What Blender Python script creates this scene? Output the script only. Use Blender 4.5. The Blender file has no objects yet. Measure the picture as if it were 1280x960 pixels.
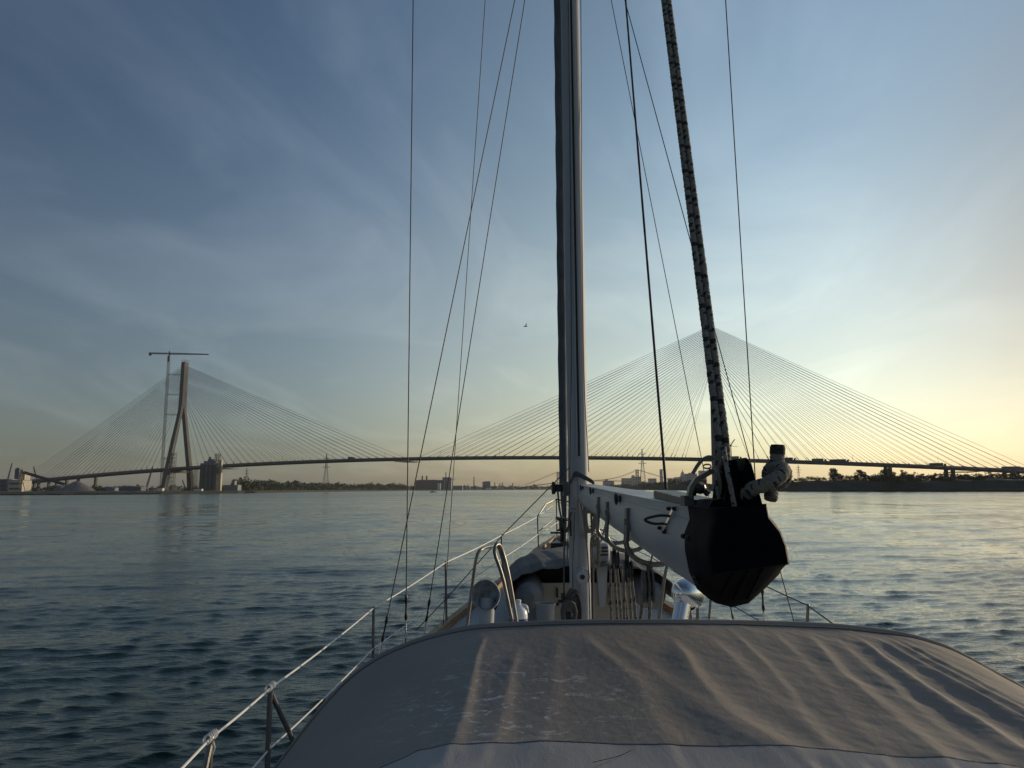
import bpy, math, random
import numpy as np
from mathutils import Vector, Matrix, Euler

R = math.radians
rng = random.Random(7)
nrs = np.random.RandomState(11)
scene = bpy.context.scene
col = scene.collection

# ------------------------------------------------------------------ camera, sky, sun, exposure
H = 3.6                                   # eye height above the river
FPX = 920.0                               # focal length in pixels of the 1280 x 960 photograph
PITCH, ROLL = R(8.13), R(-0.29)
cam_data = bpy.data.cameras.new("camera")
cam_data.sensor_width = 36.0
cam_data.lens = FPX / 1280.0 * 36.0
cam_data.clip_start = 0.05
cam_data.clip_end = 40000.0
cam = bpy.data.objects.new("camera", cam_data)
col.objects.link(cam)
CAM_M = Matrix.Rotation(R(90) + PITCH, 3, 'X') @ Matrix.Rotation(ROLL, 3, 'Z')
cam.matrix_world = Matrix.Translation((0, 0, H)) @ CAM_M.to_4x4()
scene.camera = cam

SUN_AZ, SUN_EL = 60.0, 10.0               # degrees right of the view direction, and above the horizon
world = bpy.data.worlds.new("World")
scene.world = world
world.use_nodes = True
wn, wl = world.node_tree.nodes, world.node_tree.links
wn.clear()
w_out = wn.new('ShaderNodeOutputWorld')
w_bg = wn.new('ShaderNodeBackground')
w_bg.inputs['Strength'].default_value = 0.11
sky = wn.new('ShaderNodeTexSky')
sky.sky_type = 'NISHITA'
sky.sun_disc = False
sky.sun_elevation = R(SUN_EL)
sky.sun_rotation = R(SUN_AZ)
sky.altitude = 180
sky.air_density = 1.0
sky.dust_density = 1.5
sky.ozone_density = 1.6
# thin cirrus: noise laid on a high flat layer, so it follows the view direction only
tc = wn.new('ShaderNodeTexCoord')
sep = wn.new('ShaderNodeSeparateXYZ'); wl.new(tc.outputs['Generated'], sep.inputs[0])
def wmath(op, a, b=None):
    n = wn.new('ShaderNodeMath'); n.operation = op
    for i, s in enumerate((a, b)):
        if s is None: continue
        if isinstance(s, (int, float)): n.inputs[i].default_value = s
        else: wl.new(s, n.inputs[i])
    return n.outputs[0]
zc = wmath('ADD', wmath('MAXIMUM', sep.outputs[2], 0.0), 0.12)
comb = wn.new('ShaderNodeCombineXYZ')
wl.new(wmath('DIVIDE', sep.outputs[0], zc), comb.inputs[0])
wl.new(wmath('DIVIDE', sep.outputs[1], zc), comb.inputs[1])
mp = wn.new('ShaderNodeMapping'); wl.new(comb.outputs[0], mp.inputs[0])
mp.inputs['Rotation'].default_value = (0, 0, R(-28))
mp.inputs['Scale'].default_value = (1.1, 0.62, 1)
mp.inputs['Location'].default_value = (1.6, 0.9, 0)
cn = wn.new('ShaderNodeTexNoise'); wl.new(mp.outputs[0], cn.inputs['Vector'])
cn.inputs['Scale'].default_value = 1.15; cn.inputs['Detail'].default_value = 12
cn.inputs['Roughness'].default_value = 0.55; cn.inputs['Distortion'].default_value = 1.5
cr = wn.new('ShaderNodeValToRGB'); wl.new(cn.outputs['Fac'], cr.inputs[0])
cr.color_ramp.elements[0].position = 0.45; cr.color_ramp.elements[0].color = (0, 0, 0, 1)
cr.color_ramp.elements[1].position = 0.74; cr.color_ramp.elements[1].color = (1, 1, 1, 1)
cmix = wn.new('ShaderNodeMix'); cmix.data_type = 'RGBA'
wl.new(wmath('MULTIPLY', cr.outputs[0], 0.36), cmix.inputs['Factor'])
gain = wn.new('ShaderNodeMix'); gain.data_type = 'RGBA'; gain.blend_type = 'ADD'
gain.inputs['Factor'].default_value = 1.0
wl.new(sky.outputs[0], gain.inputs['A']); gain.inputs['B'].default_value = (1.8, 1.75, 1.65, 1)
hs = wn.new('ShaderNodeHueSaturation'); hs.inputs['Saturation'].default_value = 0.9
wl.new(sky.outputs[0], hs.inputs['Color'])
wl.new(hs.outputs[0], cmix.inputs['A']); wl.new(gain.outputs['Result'], cmix.inputs['B'])
# the glow of the air depends on the angle to the sun: dim and blue at right angles to it, pale nearer to it
_sv = (math.sin(R(SUN_AZ)) * math.cos(R(SUN_EL)), math.cos(R(SUN_AZ)) * math.cos(R(SUN_EL)), math.sin(R(SUN_EL)))
dotn = wn.new('ShaderNodeVectorMath'); dotn.operation = 'DOT_PRODUCT'
wl.new(tc.outputs['Generated'], dotn.inputs[0]); dotn.inputs[1].default_value = _sv
gr = wn.new('ShaderNodeValToRGB'); gr.color_ramp.interpolation = 'B_SPLINE'
wl.new(wmath('ADD', wmath('MULTIPLY', dotn.outputs['Value'], .5), .5), gr.inputs[0])
_st = [(-1.0, (.46, .50, .56)), (-.3, (.45, .50, .60)), (0.0, (.46, .54, .67)), (.28, (.70, .79, .91)), (.42, (.98, 1.02, 1.08)), (.56, (1.13, 1.16, 1.13)), (.72, (1.24, 1.36, 1.38)),
       (.83, (1.04, 1.20, 1.27)), (.89, (.68, .79, .89)), (.94, (.34, .40, .47)), (1.0, (.22, .255, .30))]
_el = gr.color_ramp.elements
while len(_el) < len(_st): _el.new(.5)
for e_, (c_, v_) in zip(_el, _st):
    e_.position = c_ * .5 + .5; e_.color = (v_[0] / 2, v_[1] / 2, v_[2] / 2, 1)
gm = wn.new('ShaderNodeVectorMath'); gm.operation = 'MULTIPLY'
wl.new(cmix.outputs['Result'], gm.inputs[0]); wl.new(gr.outputs[0], gm.inputs[1])
er = wn.new('ShaderNodeValToRGB'); er.color_ramp.interpolation = 'B_SPLINE'
wl.new(sep.outputs[2], er.inputs[0])
_et = [(0.0, (1.0, .98, .98)), (.05, (1.08, 1.0, .96)), (.11, (1.26, 1.10, .96)), (.20, (1.32, 1.16, 1.0)), (.29, (1.36, 1.22, 1.06)), (.40, (1.12, 1.10, 1.03)), (.55, (1.0, 1.03, 1.03)), (1.0, (1.0, 1.02, 1.02))]
_ee = er.color_ramp.elements
while len(_ee) < len(_et): _ee.new(.5)
for e_, (c_, v_) in zip(_ee, _et):
    e_.position = c_; e_.color = (v_[0] / 2, v_[1] / 2, v_[2] / 2, 1)
gm2 = wn.new('ShaderNodeVectorMath'); gm2.operation = 'MULTIPLY'
wl.new(gm.outputs[0], gm2.inputs[0]); wl.new(er.outputs[0], gm2.inputs[1])
gs = wn.new('ShaderNodeVectorMath'); gs.operation = 'SCALE'; gs.inputs['Scale'].default_value = 4.0
wl.new(gm2.outputs[0], gs.inputs[0])
wl.new(gs.outputs[0], w_bg.inputs['Color'])
wl.new(w_bg.outputs[0], w_out.inputs['Surface'])

sun_data = bpy.data.lights.new("sun", 'SUN')
sun_data.energy = 2.6
sun_data.angle = R(0.53)
sun_data.color = (1.0, 0.80, 0.55)
sun = bpy.data.objects.new("sun", sun_data)
col.objects.link(sun)
_sd = Vector((math.sin(R(SUN_AZ)) * math.cos(R(SUN_EL)), math.cos(R(SUN_AZ)) * math.cos(R(SUN_EL)), math.sin(R(SUN_EL))))
sun.rotation_euler = (-_sd).to_track_quat('-Z', 'Y').to_euler()
sun.location = (20, 20, 30)

scene.view_settings.view_transform = 'Standard'
scene.view_settings.look = 'None'
scene.view_settings.exposure = 0.12
scene.view_settings.gamma = 1.0
scene.view_settings.use_curve_mapping = False
scene.cycles.max_bounces = 6
scene.cycles.volume_bounces = 0

# ------------------------------------------------------------------ helpers
def P(px, py, d):
    """world point at forward distance d seen at pixel (px, py) of the 1280 x 960 photograph"""
    v = CAM_M @ Vector(((px - 640) / FPX, -(py - 480) / FPX, -1.0))
    v = v * (d / v.y)
    return Vector((v.x, v.y, v.z + H))
def X(px, d): return P(px, 612, d).x
def Z(px, py, d): return P(px, py, d).z

ORG = {}
class MB:
    def __init__(s): s.v = []; s.f = []; s.m = []
    def add(s, vs, fs, mi=0):
        b = len(s.v); s.v += [tuple(p) for p in vs]
        for f in fs: s.f.append(tuple(i + b for i in f)); s.m.append(mi)
        return s
    def box(s, c, size, rot=None, mi=0):
        hx, hy, hz = size[0] / 2, size[1] / 2, size[2] / 2
        vs = [Vector((x, y, z)) for x in (-hx, hx) for y in (-hy, hy) for z in (-hz, hz)]
        if rot is not None:
            m = rot if isinstance(rot, Matrix) else Euler(rot).to_matrix()
            vs = [m @ v for v in vs]
        c = Vector(c)
        return s.add([v + c for v in vs], [(0, 1, 3, 2), (4, 6, 7, 5), (0, 4, 5, 1), (2, 3, 7, 6), (0, 2, 6, 4), (1, 5, 7, 3)], mi)
    def tube(s, pts, r, n=8, cap=True, mi=0, mfun=None, closed=False, rfun=None):
        pts = [Vector(p) for p in pts]; N = len(pts)
        rad = r if isinstance(r, (list, tuple)) else [r] * N
        b = len(s.v); up = None
        for i, p in enumerate(pts):
            if closed: t = pts[(i + 1) % N] - pts[i - 1]
            else: t = pts[min(i + 1, N - 1)] - pts[max(i - 1, 0)]
            if t.length < 1e-9: t = Vector((0, 0, 1))
            t.normalize()
            if up is None:
                up = Vector((0, 0, 1)) if abs(t.z) < 0.9 else Vector((1, 0, 0))
            u = up - t * up.dot(t)
            if u.length < 1e-6: u = t.orthogonal()
            u.normalize(); up = u; w = t.cross(u)
            for k in range(n):
                a = 2 * math.pi * k / n
                s.v.append(tuple(p + (u * math.cos(a) + w * math.sin(a)) * rad[i] * (rfun(i, k) if rfun else 1)))
        for i in range(N if closed else N - 1):
            j = (i + 1) % N
            for k in range(n):
                s.f.append((b + i * n + k, b + i * n + (k + 1) % n, b + j * n + (k + 1) % n, b + j * n + k))
                s.m.append(mfun(i, k) if mfun else mi)
        if cap and not closed:
            s.f.append(tuple(b + k for k in range(n))[::-1]); s.m.append(mi)
            s.f.append(tuple(b + (N - 1) * n + k for k in range(n))); s.m.append(mi)
        return s
    def loft(s, rings, cap=True, closed=True, mi=0):
        n = len(rings[0]); b = len(s.v)
        for r in rings: s.v += [tuple(p) for p in r]
        for i in range(len(rings) - 1):
            for k in range(n if closed else n - 1):
                s.f.append((b + i * n + k, b + i * n + (k + 1) % n, b + (i + 1) * n + (k + 1) % n, b + (i + 1) * n + k)); s.m.append(mi)
        if cap and closed:
            s.f.append(tuple(b + k for k in range(n))[::-1]); s.m.append(mi)
            s.f.append(tuple(b + (len(rings) - 1) * n + k for k in range(n))); s.m.append(mi)
        return s
    def prism(s, poly, vec, mi=0):
        vec = Vector(vec)
        return s.loft([[Vector(p) for p in poly], [Vector(p) + vec for p in poly]], mi=mi)
    def lathe(s, c, axis, prof, n=24, mi=0, cap=True):
        ax = Vector(axis).normalized(); u = ax.orthogonal().normalized(); w = ax.cross(u); c = Vector(c)
        return s.loft([[c + ax * h + (u * math.cos(2 * math.pi * k / n) + w * math.sin(2 * math.pi * k / n)) * max(r, 1e-5)
                        for k in range(n)] for r, h in prof], cap=cap, mi=mi)
    def ball(s, c, r, n=10, mi=0):
        r = r if isinstance(r, (tuple, list)) else (r, r, r)
        rings = []
        for i in range(n + 1):
            t = math.pi * i / n
            rings.append([Vector(c) + Vector((r[0] * max(math.sin(t), 1e-4) * math.cos(2 * math.pi * k / (2 * n)),
                                              r[1] * max(math.sin(t), 1e-4) * math.sin(2 * math.pi * k / (2 * n)),
                                              r[2] * math.cos(t))) for k in range(2 * n)])
        return s.loft(rings, mi=mi)
    def build(s, name, mats, parent=None, smooth=False, org=None):
        mats = mats if isinstance(mats, (list, tuple)) else [mats]
        if parent is not None: org = ORG[parent.name]
        org = Vector(org) if org is not None else Vector((0, 0, 0))
        me = bpy.data.meshes.new(name)
        me.from_pydata([(p[0] - org.x, p[1] - org.y, p[2] - org.z) for p in s.v], [], s.f)
        for m in mats: me.materials.append(m)
        if len(mats) > 1: me.polygons.foreach_set('material_index', s.m)
        if smooth:
            me.polygons.foreach_set('use_smooth', [True] * len(me.polygons))
            try: me.set_sharp_from_angle(angle=R(40))
            except Exception: pass
        me.update()
        o = bpy.data.objects.new(name, me); col.objects.link(o)
        if parent is not None: o.parent = parent
        else: o.location = org
        ORG[o.name] = org
        return o

def tag(o, label=None, cat=None, group=None, kind=None):
    if label: o['label'] = label
    if cat: o['category'] = cat
    if group: o['group'] = group
    if kind: o['kind'] = kind
    return o
def thing(name, loc, label, cat, group=None):
    o = bpy.data.objects.new(name, None); o.empty_display_size = 0.2
    col.objects.link(o); o.location = loc; ORG[o.name] = Vector(loc)
    return tag(o, label, cat, group)
def copy_tree(o, parent=None):
    c = o.copy(); col.objects.link(c)
    if parent is not None: c.parent = parent
    for ch in o.children: copy_tree(ch, c)
    return c

def mat(name, c, rough=0.6, metal=0.0, var=0.12, vscale=6.0, bump=0.0, bscale=60.0, c2=None, spec=None, stretch=None, coat=0):
    m = bpy.data.materials.new(name); m.use_nodes = True
    nt = m.node_tree; N = nt.nodes; L = nt.links
    b = N['Principled BSDF']
    b.inputs['Roughness'].default_value = rough
    b.inputs['Metallic'].default_value = metal
    if spec is not None: b.inputs['Specular IOR Level'].default_value = spec
    if coat: b.inputs['Coat Weight'].default_value = coat
    t = N.new('ShaderNodeTexCoord'); v = t.outputs['Object']
    if stretch:
        mpn = N.new('ShaderNodeMapping'); mpn.inputs['Scale'].default_value = stretch
        L.new(v, mpn.inputs[0]); v = mpn.outputs[0]
    nz = N.new('ShaderNodeTexNoise'); L.new(v, nz.inputs['Vector'])
    nz.inputs['Scale'].default_value = vscale; nz.inputs['Detail'].default_value = 6
    mx = N.new('ShaderNodeMix'); mx.data_type = 'RGBA'
    rp = N.new('ShaderNodeMapRange'); L.new(nz.outputs['Fac'], rp.inputs[0])
    rp.inputs['From Min'].default_value = 0.3; rp.inputs['From Max'].default_value = 0.7
    L.new(rp.outputs[0], mx.inputs['Factor'])
    c2 = c2 or tuple(x * (1 - 2 * var) for x in c)
    mx.inputs['A'].default_value = (*c, 1); mx.inputs['B'].default_value = (*c2, 1)
    L.new(mx.outputs['Result'], b.inputs['Base Color'])
    rr = N.new('ShaderNodeMapRange'); L.new(nz.outputs['Fac'], rr.inputs[0])
    rr.inputs['To Min'].default_value = max(rough - 0.08, 0.02); rr.inputs['To Max'].default_value = min(rough + 0.08, 1)
    L.new(rr.outputs[0], b.inputs['Roughness'])
    if bump:
        n2 = N.new('ShaderNodeTexNoise'); L.new(v, n2.inputs['Vector'])
        n2.inputs['Scale'].default_value = bscale; n2.inputs['Detail'].default_value = 4
        bp = N.new('ShaderNodeBump'); bp.inputs['Strength'].default_value = bump; bp.inputs['Distance'].default_value = 0.01
        L.new(n2.outputs['Fac'], bp.inputs['Height']); L.new(bp.outputs[0], b.inputs['Normal'])
    return m

M = dict(
    concrete=mat('concrete', (.12, .118, .114), .85, var=.1, vscale=.08),
    deck_steel=mat('deck_steel', (.10, .105, .12), .6, vscale=.05),
    cable=mat('cable_sheath', (.10, .105, .115), .5, vscale=.1),
    dark_steel=mat('dark_steel', (.05, .052, .056), .55, vscale=.3),
    grey_steel=mat('grey_steel', (.085, .09, .095), .5, vscale=.3),
    yellow_steel=mat('yellow_steel', (.45, .30, .05), .5, vscale=.5),
    white_paint=mat('white_paint', (.75, .74, .70), .45, vscale=.5),
    beige_clad=mat('beige_cladding', (.52, .47, .37), .7, vscale=.1),
    dark_clad=mat('dark_cladding', (.10, .11, .14), .6, vscale=.1),
    brick=mat('brickwork', (.16, .12, .10), .85, vscale=.2),
    grey_clad=mat('grey_cladding', (.22, .23, .25), .65, vscale=.1),
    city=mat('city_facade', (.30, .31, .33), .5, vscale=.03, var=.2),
    glass_dark=mat('dark_glass', (.04, .05, .06), .15, vscale=.05),
    gravel=mat('gravel_heap', (.20, .18, .17), .95, vscale=.25, var=.15, bump=.6, bscale=1.5),
    soil=mat('bank_soil', (.055, .05, .036), .95, c2=(.032, .04, .02), vscale=.05, bump=.5, bscale=.6),
    grass_bank=mat('bank_grass', (.020, .024, .011), .95, c2=(.034, .031, .018), vscale=.06, bump=.6, bscale=.8),
    leaf=mat('leaves', (.035, .05, .02), .8, c2=(.06, .07, .03), vscale=.15),
    leaf_olive=mat('olive_leaves', (.07, .075, .03), .75, c2=(.045, .055, .022), vscale=.2),
    bark=mat('bark', (.08, .065, .05), .9, vscale=2),
    rubber=mat('rubber', (.02, .02, .02), .8),
    # the yacht
    gelcoat=mat('gelcoat', (.56, .56, .55), .35, vscale=3, var=.05),
    nonskid=mat('nonskid_deck_paint', (.56, .56, .54), .7, vscale=2, var=.06, bump=.3, bscale=220),
    mast_alu=mat('mast_paint', (.40, .415, .435), .6, vscale=3, var=.07, stretch=(3, 3, .3)),
    boom_alu=mat('boom_paint', (.35, .365, .39), .42, vscale=4, var=.07, stretch=(3, .5, 3)),
    stainless=mat('stainless_steel', (.23, .225, .22), .42, metal=1.0, vscale=20),
    chrome=mat('polished_steel', (.80, .80, .80), .05, metal=1.0, vscale=4, var=.03),
    wire=mat('rigging_wire', (.03, .03, .033), .6, metal=.0, vscale=40),
    navy=mat('navy_plastic', (.0022, .0027, .006), .62, spec=.07, vscale=14, var=.2, bump=.12, bscale=120),
    black=mat('black_plastic', (.012, .012, .013), .45, vscale=20),
    rope=mat('pale_rope', (.34, .31, .26), .9, vscale=90, var=.2, bump=.8, bscale=420),
    rope_fleck=mat('dark_rope_fleck', (.03, .028, .026), .9, vscale=90),
    rope_dark=mat('grey_rope', (.14, .13, .125), .9, vscale=120, var=.2, bump=.6, bscale=300),
    line_white=mat('white_lifeline', (.78, .77, .73), .4, vscale=30, var=.05),
    teak=mat('teak', (.52, .36, .21), .6, c2=(.36, .24, .13), vscale=5, stretch=(8, 1, 8), bump=.3, bscale=80),
    hypalon=mat('grey_tube_fabric', (.16, .165, .175), .6, vscale=8, var=.08),
    cover=mat('grey_cover', (.135, .13, .125), .9, vscale=4, var=.12, bump=.4, bscale=90),
    transom=mat('cream_board', (.36, .33, .27), .5, vscale=6, var=.06),
    sailcover=mat('furled_sail_cover', (.14, .155, .175), .85, vscale=5, var=.15, stretch=(2, 2, .6), bump=.4, bscale=60),
    jug=mat('milky_plastic', (.78, .79, .82), .3, vscale=12, var=.04),
    blue=mat('blue_label', (.03, .06, .25), .5),
    bucketm=mat('grey_bucket_plastic', (.30, .31, .33), .5),
    cowl_in=mat('pale_blue_paint', (.42, .48, .53), .55, vscale=26, c2=(.22, .20, .17)),
    bird=mat('bird_feathers', (.05, .05, .05), .8),
)
# ------------------------------------------------------------------ river
def build_water():
    rads = [0.4]
    while rads[-1] < 8500:
        r = rads[-1]
        rads.append(r * (1.0065 if 4 < r < 80 else 1.010 if 1.5 < r < 500 else 1.05))
    rads = np.array(rads)
    az = np.concatenate([np.linspace(R(-52), R(52), 760), np.linspace(R(52), R(308), 120)[1:-1]])
    nr, na = len(rads), len(az)
    rr, aa = np.meshgrid(rads, az, indexing='ij')
    x = rr * np.sin(aa); y = rr * np.cos(aa); z = np.zeros_like(x)
    step = np.maximum(np.where(rr < 80, rr * .0065, rr * .010), 0.02)
    lam = np.concatenate([np.exp(nrs.uniform(math.log(.20), math.log(.85), 140)), np.exp(nrs.uniform(math.log(.85), math.log(9), 50))])
    gx = np.zeros_like(x); gy = np.zeros_like(x)
    for l in lam:
        k = 2 * math.pi / l
        th = nrs.normal(R(101), R(27) if l < .6 else R(16))
        a = l / (2 * math.pi) * (.027 if l < .7 else .018 if l < 1.4 else .0115)
        fade = np.clip((l / step - 1.5) / 2.0, 0, 1)
        ph = nrs.uniform(0, 6.28)
        arg = k * (x * math.cos(th) + y * math.sin(th)) + ph
        z += a * fade * np.sin(arg)
        q = 2.0 * a * fade * np.cos(arg); gx += q * math.cos(th); gy += q * math.sin(th)
    gust = .75 + .35 * np.sin(x * .021 + 1.3 * np.sin(y * .013)) * np.sin(y * .017 + .8)
    z *= gust; x = x + gx * gust; y = y + gy * gust
    n = nr * na
    me = bpy.data.meshes.new('water')
    co = np.empty((n + 1, 3), np.float32)
    co[:n, 0] = x.ravel(); co[:n, 1] = y.ravel(); co[:n, 2] = z.ravel(); co[n] = (0, 0, 0)
    i = np.arange(nr - 1)[:, None] * na; j = np.arange(na)[None, :]; j2 = (j + 1) % na
    q = np.stack([i + j, i + j2, i + na + j2, i + na + j], -1).reshape(-1, 4)[:, ::-1]
    me.vertices.add(n + 1); me.vertices.foreach_set('co', co.ravel())
    nq = len(q); nt = na
    tri = np.stack([np.full(na, n), np.arange(na), (np.arange(na) + 1) % na], -1)[:, ::-1]
    loops = np.concatenate([q.ravel(), tri.ravel()]).astype(np.int32)
    me.loops.add(len(loops)); me.loops.foreach_set('vertex_index', loops)
    me.polygons.add(nq + nt)
    me.polygons.foreach_set('loop_start', np.concatenate([np.arange(nq) * 4, nq * 4 + np.arange(nt) * 3]).astype(np.int32))
    me.polygons.foreach_set('use_smooth', np.ones(nq + nt, bool))
    me.update(); me.validate()
    m = bpy.data.materials.new('river_water'); m.use_nodes = True
    N = m.node_tree.nodes; L = m.node_tree.links; b = N['Principled BSDF']
    b.inputs['Base Color'].default_value = (.009, .031, .022, 1)
    b.inputs['IOR'].default_value = 1.333
    g = N.new('ShaderNodeNewGeometry')
    ln = N.new('ShaderNodeVectorMath'); ln.operation = 'LENGTH'; L.new(g.outputs['Position'], ln.inputs[0])
    mr = N.new('ShaderNodeMapRange'); L.new(ln.outputs['Value'], mr.inputs[0])
    mr.inputs['From Min'].default_value = 8; mr.inputs['From Max'].default_value = 400
    mr.inputs['To Min'].default_value = .02; mr.inputs['To Max'].default_value = .2
    pm = N.new('ShaderNodeMapping'); pm.inputs['Scale'].default_value = (.012, .05, 1); L.new(g.outputs['Position'], pm.inputs[0])
    pn = N.new('ShaderNodeTexNoise'); pn.inputs['Scale'].default_value = 1.0; pn.inputs['Detail'].default_value = 5; L.new(pm.outputs[0], pn.inputs['Vector'])
    pr = N.new('ShaderNodeMapRange'); L.new(pn.outputs['Fac'], pr.inputs[0]); pr.inputs['From Min'].default_value = .35; pr.inputs['From Max'].default_value = .65
    pr.inputs['To Min'].default_value = .55; pr.inputs['To Max'].default_value = 1.25
    pq = N.new('ShaderNodeMath'); pq.operation = 'MULTIPLY'; L.new(mr.outputs[0], pq.inputs[0]); L.new(pr.outputs[0], pq.inputs[1])
    L.new(pq.outputs[0], b.inputs['Roughness'])
    mpn = N.new('ShaderNodeMapping'); L.new(g.outputs['Position'], mpn.inputs[0])
    mpn.inputs['Scale'].default_value = (.5, 1.5, 1); mpn.inputs['Rotation'].default_value = (0, 0, R(-9))
    n1 = N.new('ShaderNodeTexNoise'); L.new(mpn.outputs[0], n1.inputs['Vector'])
    n1.inputs['Scale'].default_value = 8.0; n1.inputs['Detail'].default_value = 4; n1.inputs['Roughness'].default_value = .55
    bp = N.new('ShaderNodeBump'); bp.inputs['Strength'].default_value = .7; bp.inputs['Distance'].default_value = .03
    L.new(n1.outputs['Fac'], bp.inputs['Height'])
    # wind lanes and chop too small or too far to mesh: slopes added to the normal
    acc = bp.outputs[0]
    for sc_, ax_, ay_, det in (((.16, .045, 1), .08, .17, 8), ((1.0, 1.6, 1), .04, .08, 6)):
        fm = N.new('ShaderNodeMapping'); fm.inputs['Scale'].default_value = sc_; L.new(g.outputs['Position'], fm.inputs[0])
        fnz = N.new('ShaderNodeTexNoise'); fnz.inputs['Scale'].default_value = 1.0; fnz.inputs['Detail'].default_value = det; fnz.inputs['Roughness'].default_value = .68; L.new(fm.outputs[0], fnz.inputs['Vector'])
        fs = N.new('ShaderNodeVectorMath'); fs.operation = 'SUBTRACT'; L.new(fnz.outputs['Color'], fs.inputs[0]); fs.inputs[1].default_value = (.5, .5, .5)
        fu = N.new('ShaderNodeVectorMath'); fu.operation = 'MULTIPLY'; L.new(fs.outputs[0], fu.inputs[0]); fu.inputs[1].default_value = (ax_ * 2, ay_ * 2, 0)
        fa = N.new('ShaderNodeVectorMath'); fa.operation = 'ADD'; L.new(acc, fa.inputs[0]); L.new(fu.outputs[0], fa.inputs[1]); acc = fa.outputs[0]
    nn = N.new('ShaderNodeVectorMath'); nn.operation = 'NORMALIZE'; L.new(acc, nn.inputs[0]); L.new(nn.outputs[0], b.inputs['Normal'])
    me.materials.append(m)
    o = bpy.data.objects.new('water', me); col.objects.link(o)
    tag(o, kind='structure')
build_water()

# ------------------------------------------------------------------ river banks (terrain)
def bank(name, shore, profile, m):
    """shore: (pixel x, distance) points; profile: (metres inland, height) steps"""
    pts = []
    for (p0, d0), (p1, d1) in zip(shore[:-1], shore[1:]):
        for t in np.linspace(0, 1, 9)[:-1]: pts.append((p0 + (p1 - p0) * t, d0 + (d1 - d0) * t))
    pts.append(shore[-1])
    b = MB(); rows = []
    for inl, h in profile:
        row = []
        for k, (px, d) in enumerate(pts):
            dirx = (px - 640) / FPX; L0 = math.hypot(dirx, 1)
            dd = d + inl / L0 + (rng.uniform(-1.5, 1.5) if 0 < inl < 100 else 0)
            row.append((dirx * dd, dd, h * (1 + (rng.uniform(-.12, .12) if h > 2 else 0))))
        rows.append(row)
    b.loft(rows, cap=False, closed=False)
    b.f = [f[::-1] for f in b.f]
    o = b.build(name, m, smooth=False)
    return tag(o, kind='structure')
bank('left_bank', [(-700, 720), (-200, 730), (0, 745), (130, 775), (205, 800), (300, 900), (360, 1150), (430, 1600), (508, 2350)],
     [(0, -2), (.5, 1.2), (8, 1.9), (14, 3.0), (40, 3.4), (600, 4), (4500, 5)], M['soil'])
bank('distant_bank', [(500, 2900), (600, 3300), (690, 3600), (790, 3500)],
     [(0, -2), (2, 1.5), (30, 3), (300, 4), (3500, 6)], M['soil'])
bank('right_bank', [(736, 2600), (800, 1900), (840, 1350), (893, 900), (940, 790), (1000, 690), (1140, 600), (1280, 530), (1700, 480), (2300, 450)],
     [(0, -2), (1, 1.0), (6, 2.2), (22, 8.2), (34, 9.6), (60, 9.8), (500, 9.5), (3500, 9)], M['grass_bank'])

# ------------------------------------------------------------------ trees
def leaf_cloud(b, c, rad, n, size, flat=.85):
    c = Vector(c)
    for _ in range(n):
        while True:
            v = Vector((rng.uniform(-1, 1), rng.uniform(-1, 1), rng.uniform(-1, 1)))
            if .25 < v.length < 1: break
        p = c + Vector((v.x * rad, v.y * rad, v.z * rad * flat))
        s = size * rng.uniform(.6, 1.4)
        e = Euler((rng.uniform(0, 6.28), rng.uniform(0, 6.28), rng.uniform(0, 6.28))).to_matrix()
        q = [Vector((-s, -s * .6, 0)), Vector((s * .2, -s * .8, .1 * s)), Vector((s, s * .3, 0)), Vector((-.3 * s, s * .8, -.1 * s))]
        b.add([p + e @ w for w in q], [(0, 1, 2, 3)])
def tree_proto(name, h, w, lobes, dens, sparse, leafm, label, cat, group, loc):
    t = thing(name, loc, label, cat, group)
    o = Vector(loc); tb = MB(); cb = MB()
    top = o + Vector((rng.uniform(-.1, .1) * w, 0, h * .8))
    tb.tube([o - Vector((0, 0, 1)), o + Vector((0, 0, h * .25)), (o + top) / 2 + Vector((rng.uniform(-.4, .4), 0, 0)), top], [h * .028, h * .022, h * .014, h * .004], 7)
    for i in range(lobes):
        a = rng.uniform(0, 6.28); q = rng.uniform(.08, 1.0) if i else 1.0
        rad_at = w * .5 * math.sin(math.pi * min(.94, .22 + q * .62)) * rng.uniform(.35, .95)
        c = o + Vector((math.cos(a) * rad_at, math.sin(a) * rad_at, h * (.10 + .76 * q)))
        lr = w * rng.uniform(.15, .25) * (1.1 - .35 * q)
        leaf_cloud(cb, c, lr, int(dens * rng.uniform(.6, 1.3)), h * .030, .8)
        st = o + Vector((0, 0, h * rng.uniform(.18, .5 + .1 * q)))
        tb.tube([st, (st + c) / 2 + Vector((0, 0, -h * .02)), c], [h * .011, h * .007, h * .003], 5)
        if sparse:
            for _ in range(3):
                e = c + Vector((rng.uniform(-1, 1), rng.uniform(-1, 1), rng.uniform(-.2, 1))) * lr * 1.3
                tb.tube([c, e], [h * .004, h * .0015], 4)
    tb.build('trunk', M['bark'], t); cb.build('crown', leafm, t)
    return t
TG = 'trees on the right bank'
full_lab = 'dark leafy tree in the continuous row on the right bank'
pro = {}
T0 = (0, 0, 0)
def place(t, px, d, s, base, rz):
    t.location = (X(px, d), d, base); t.scale = s; t.rotation_euler = (0, 0, rz)
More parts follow.
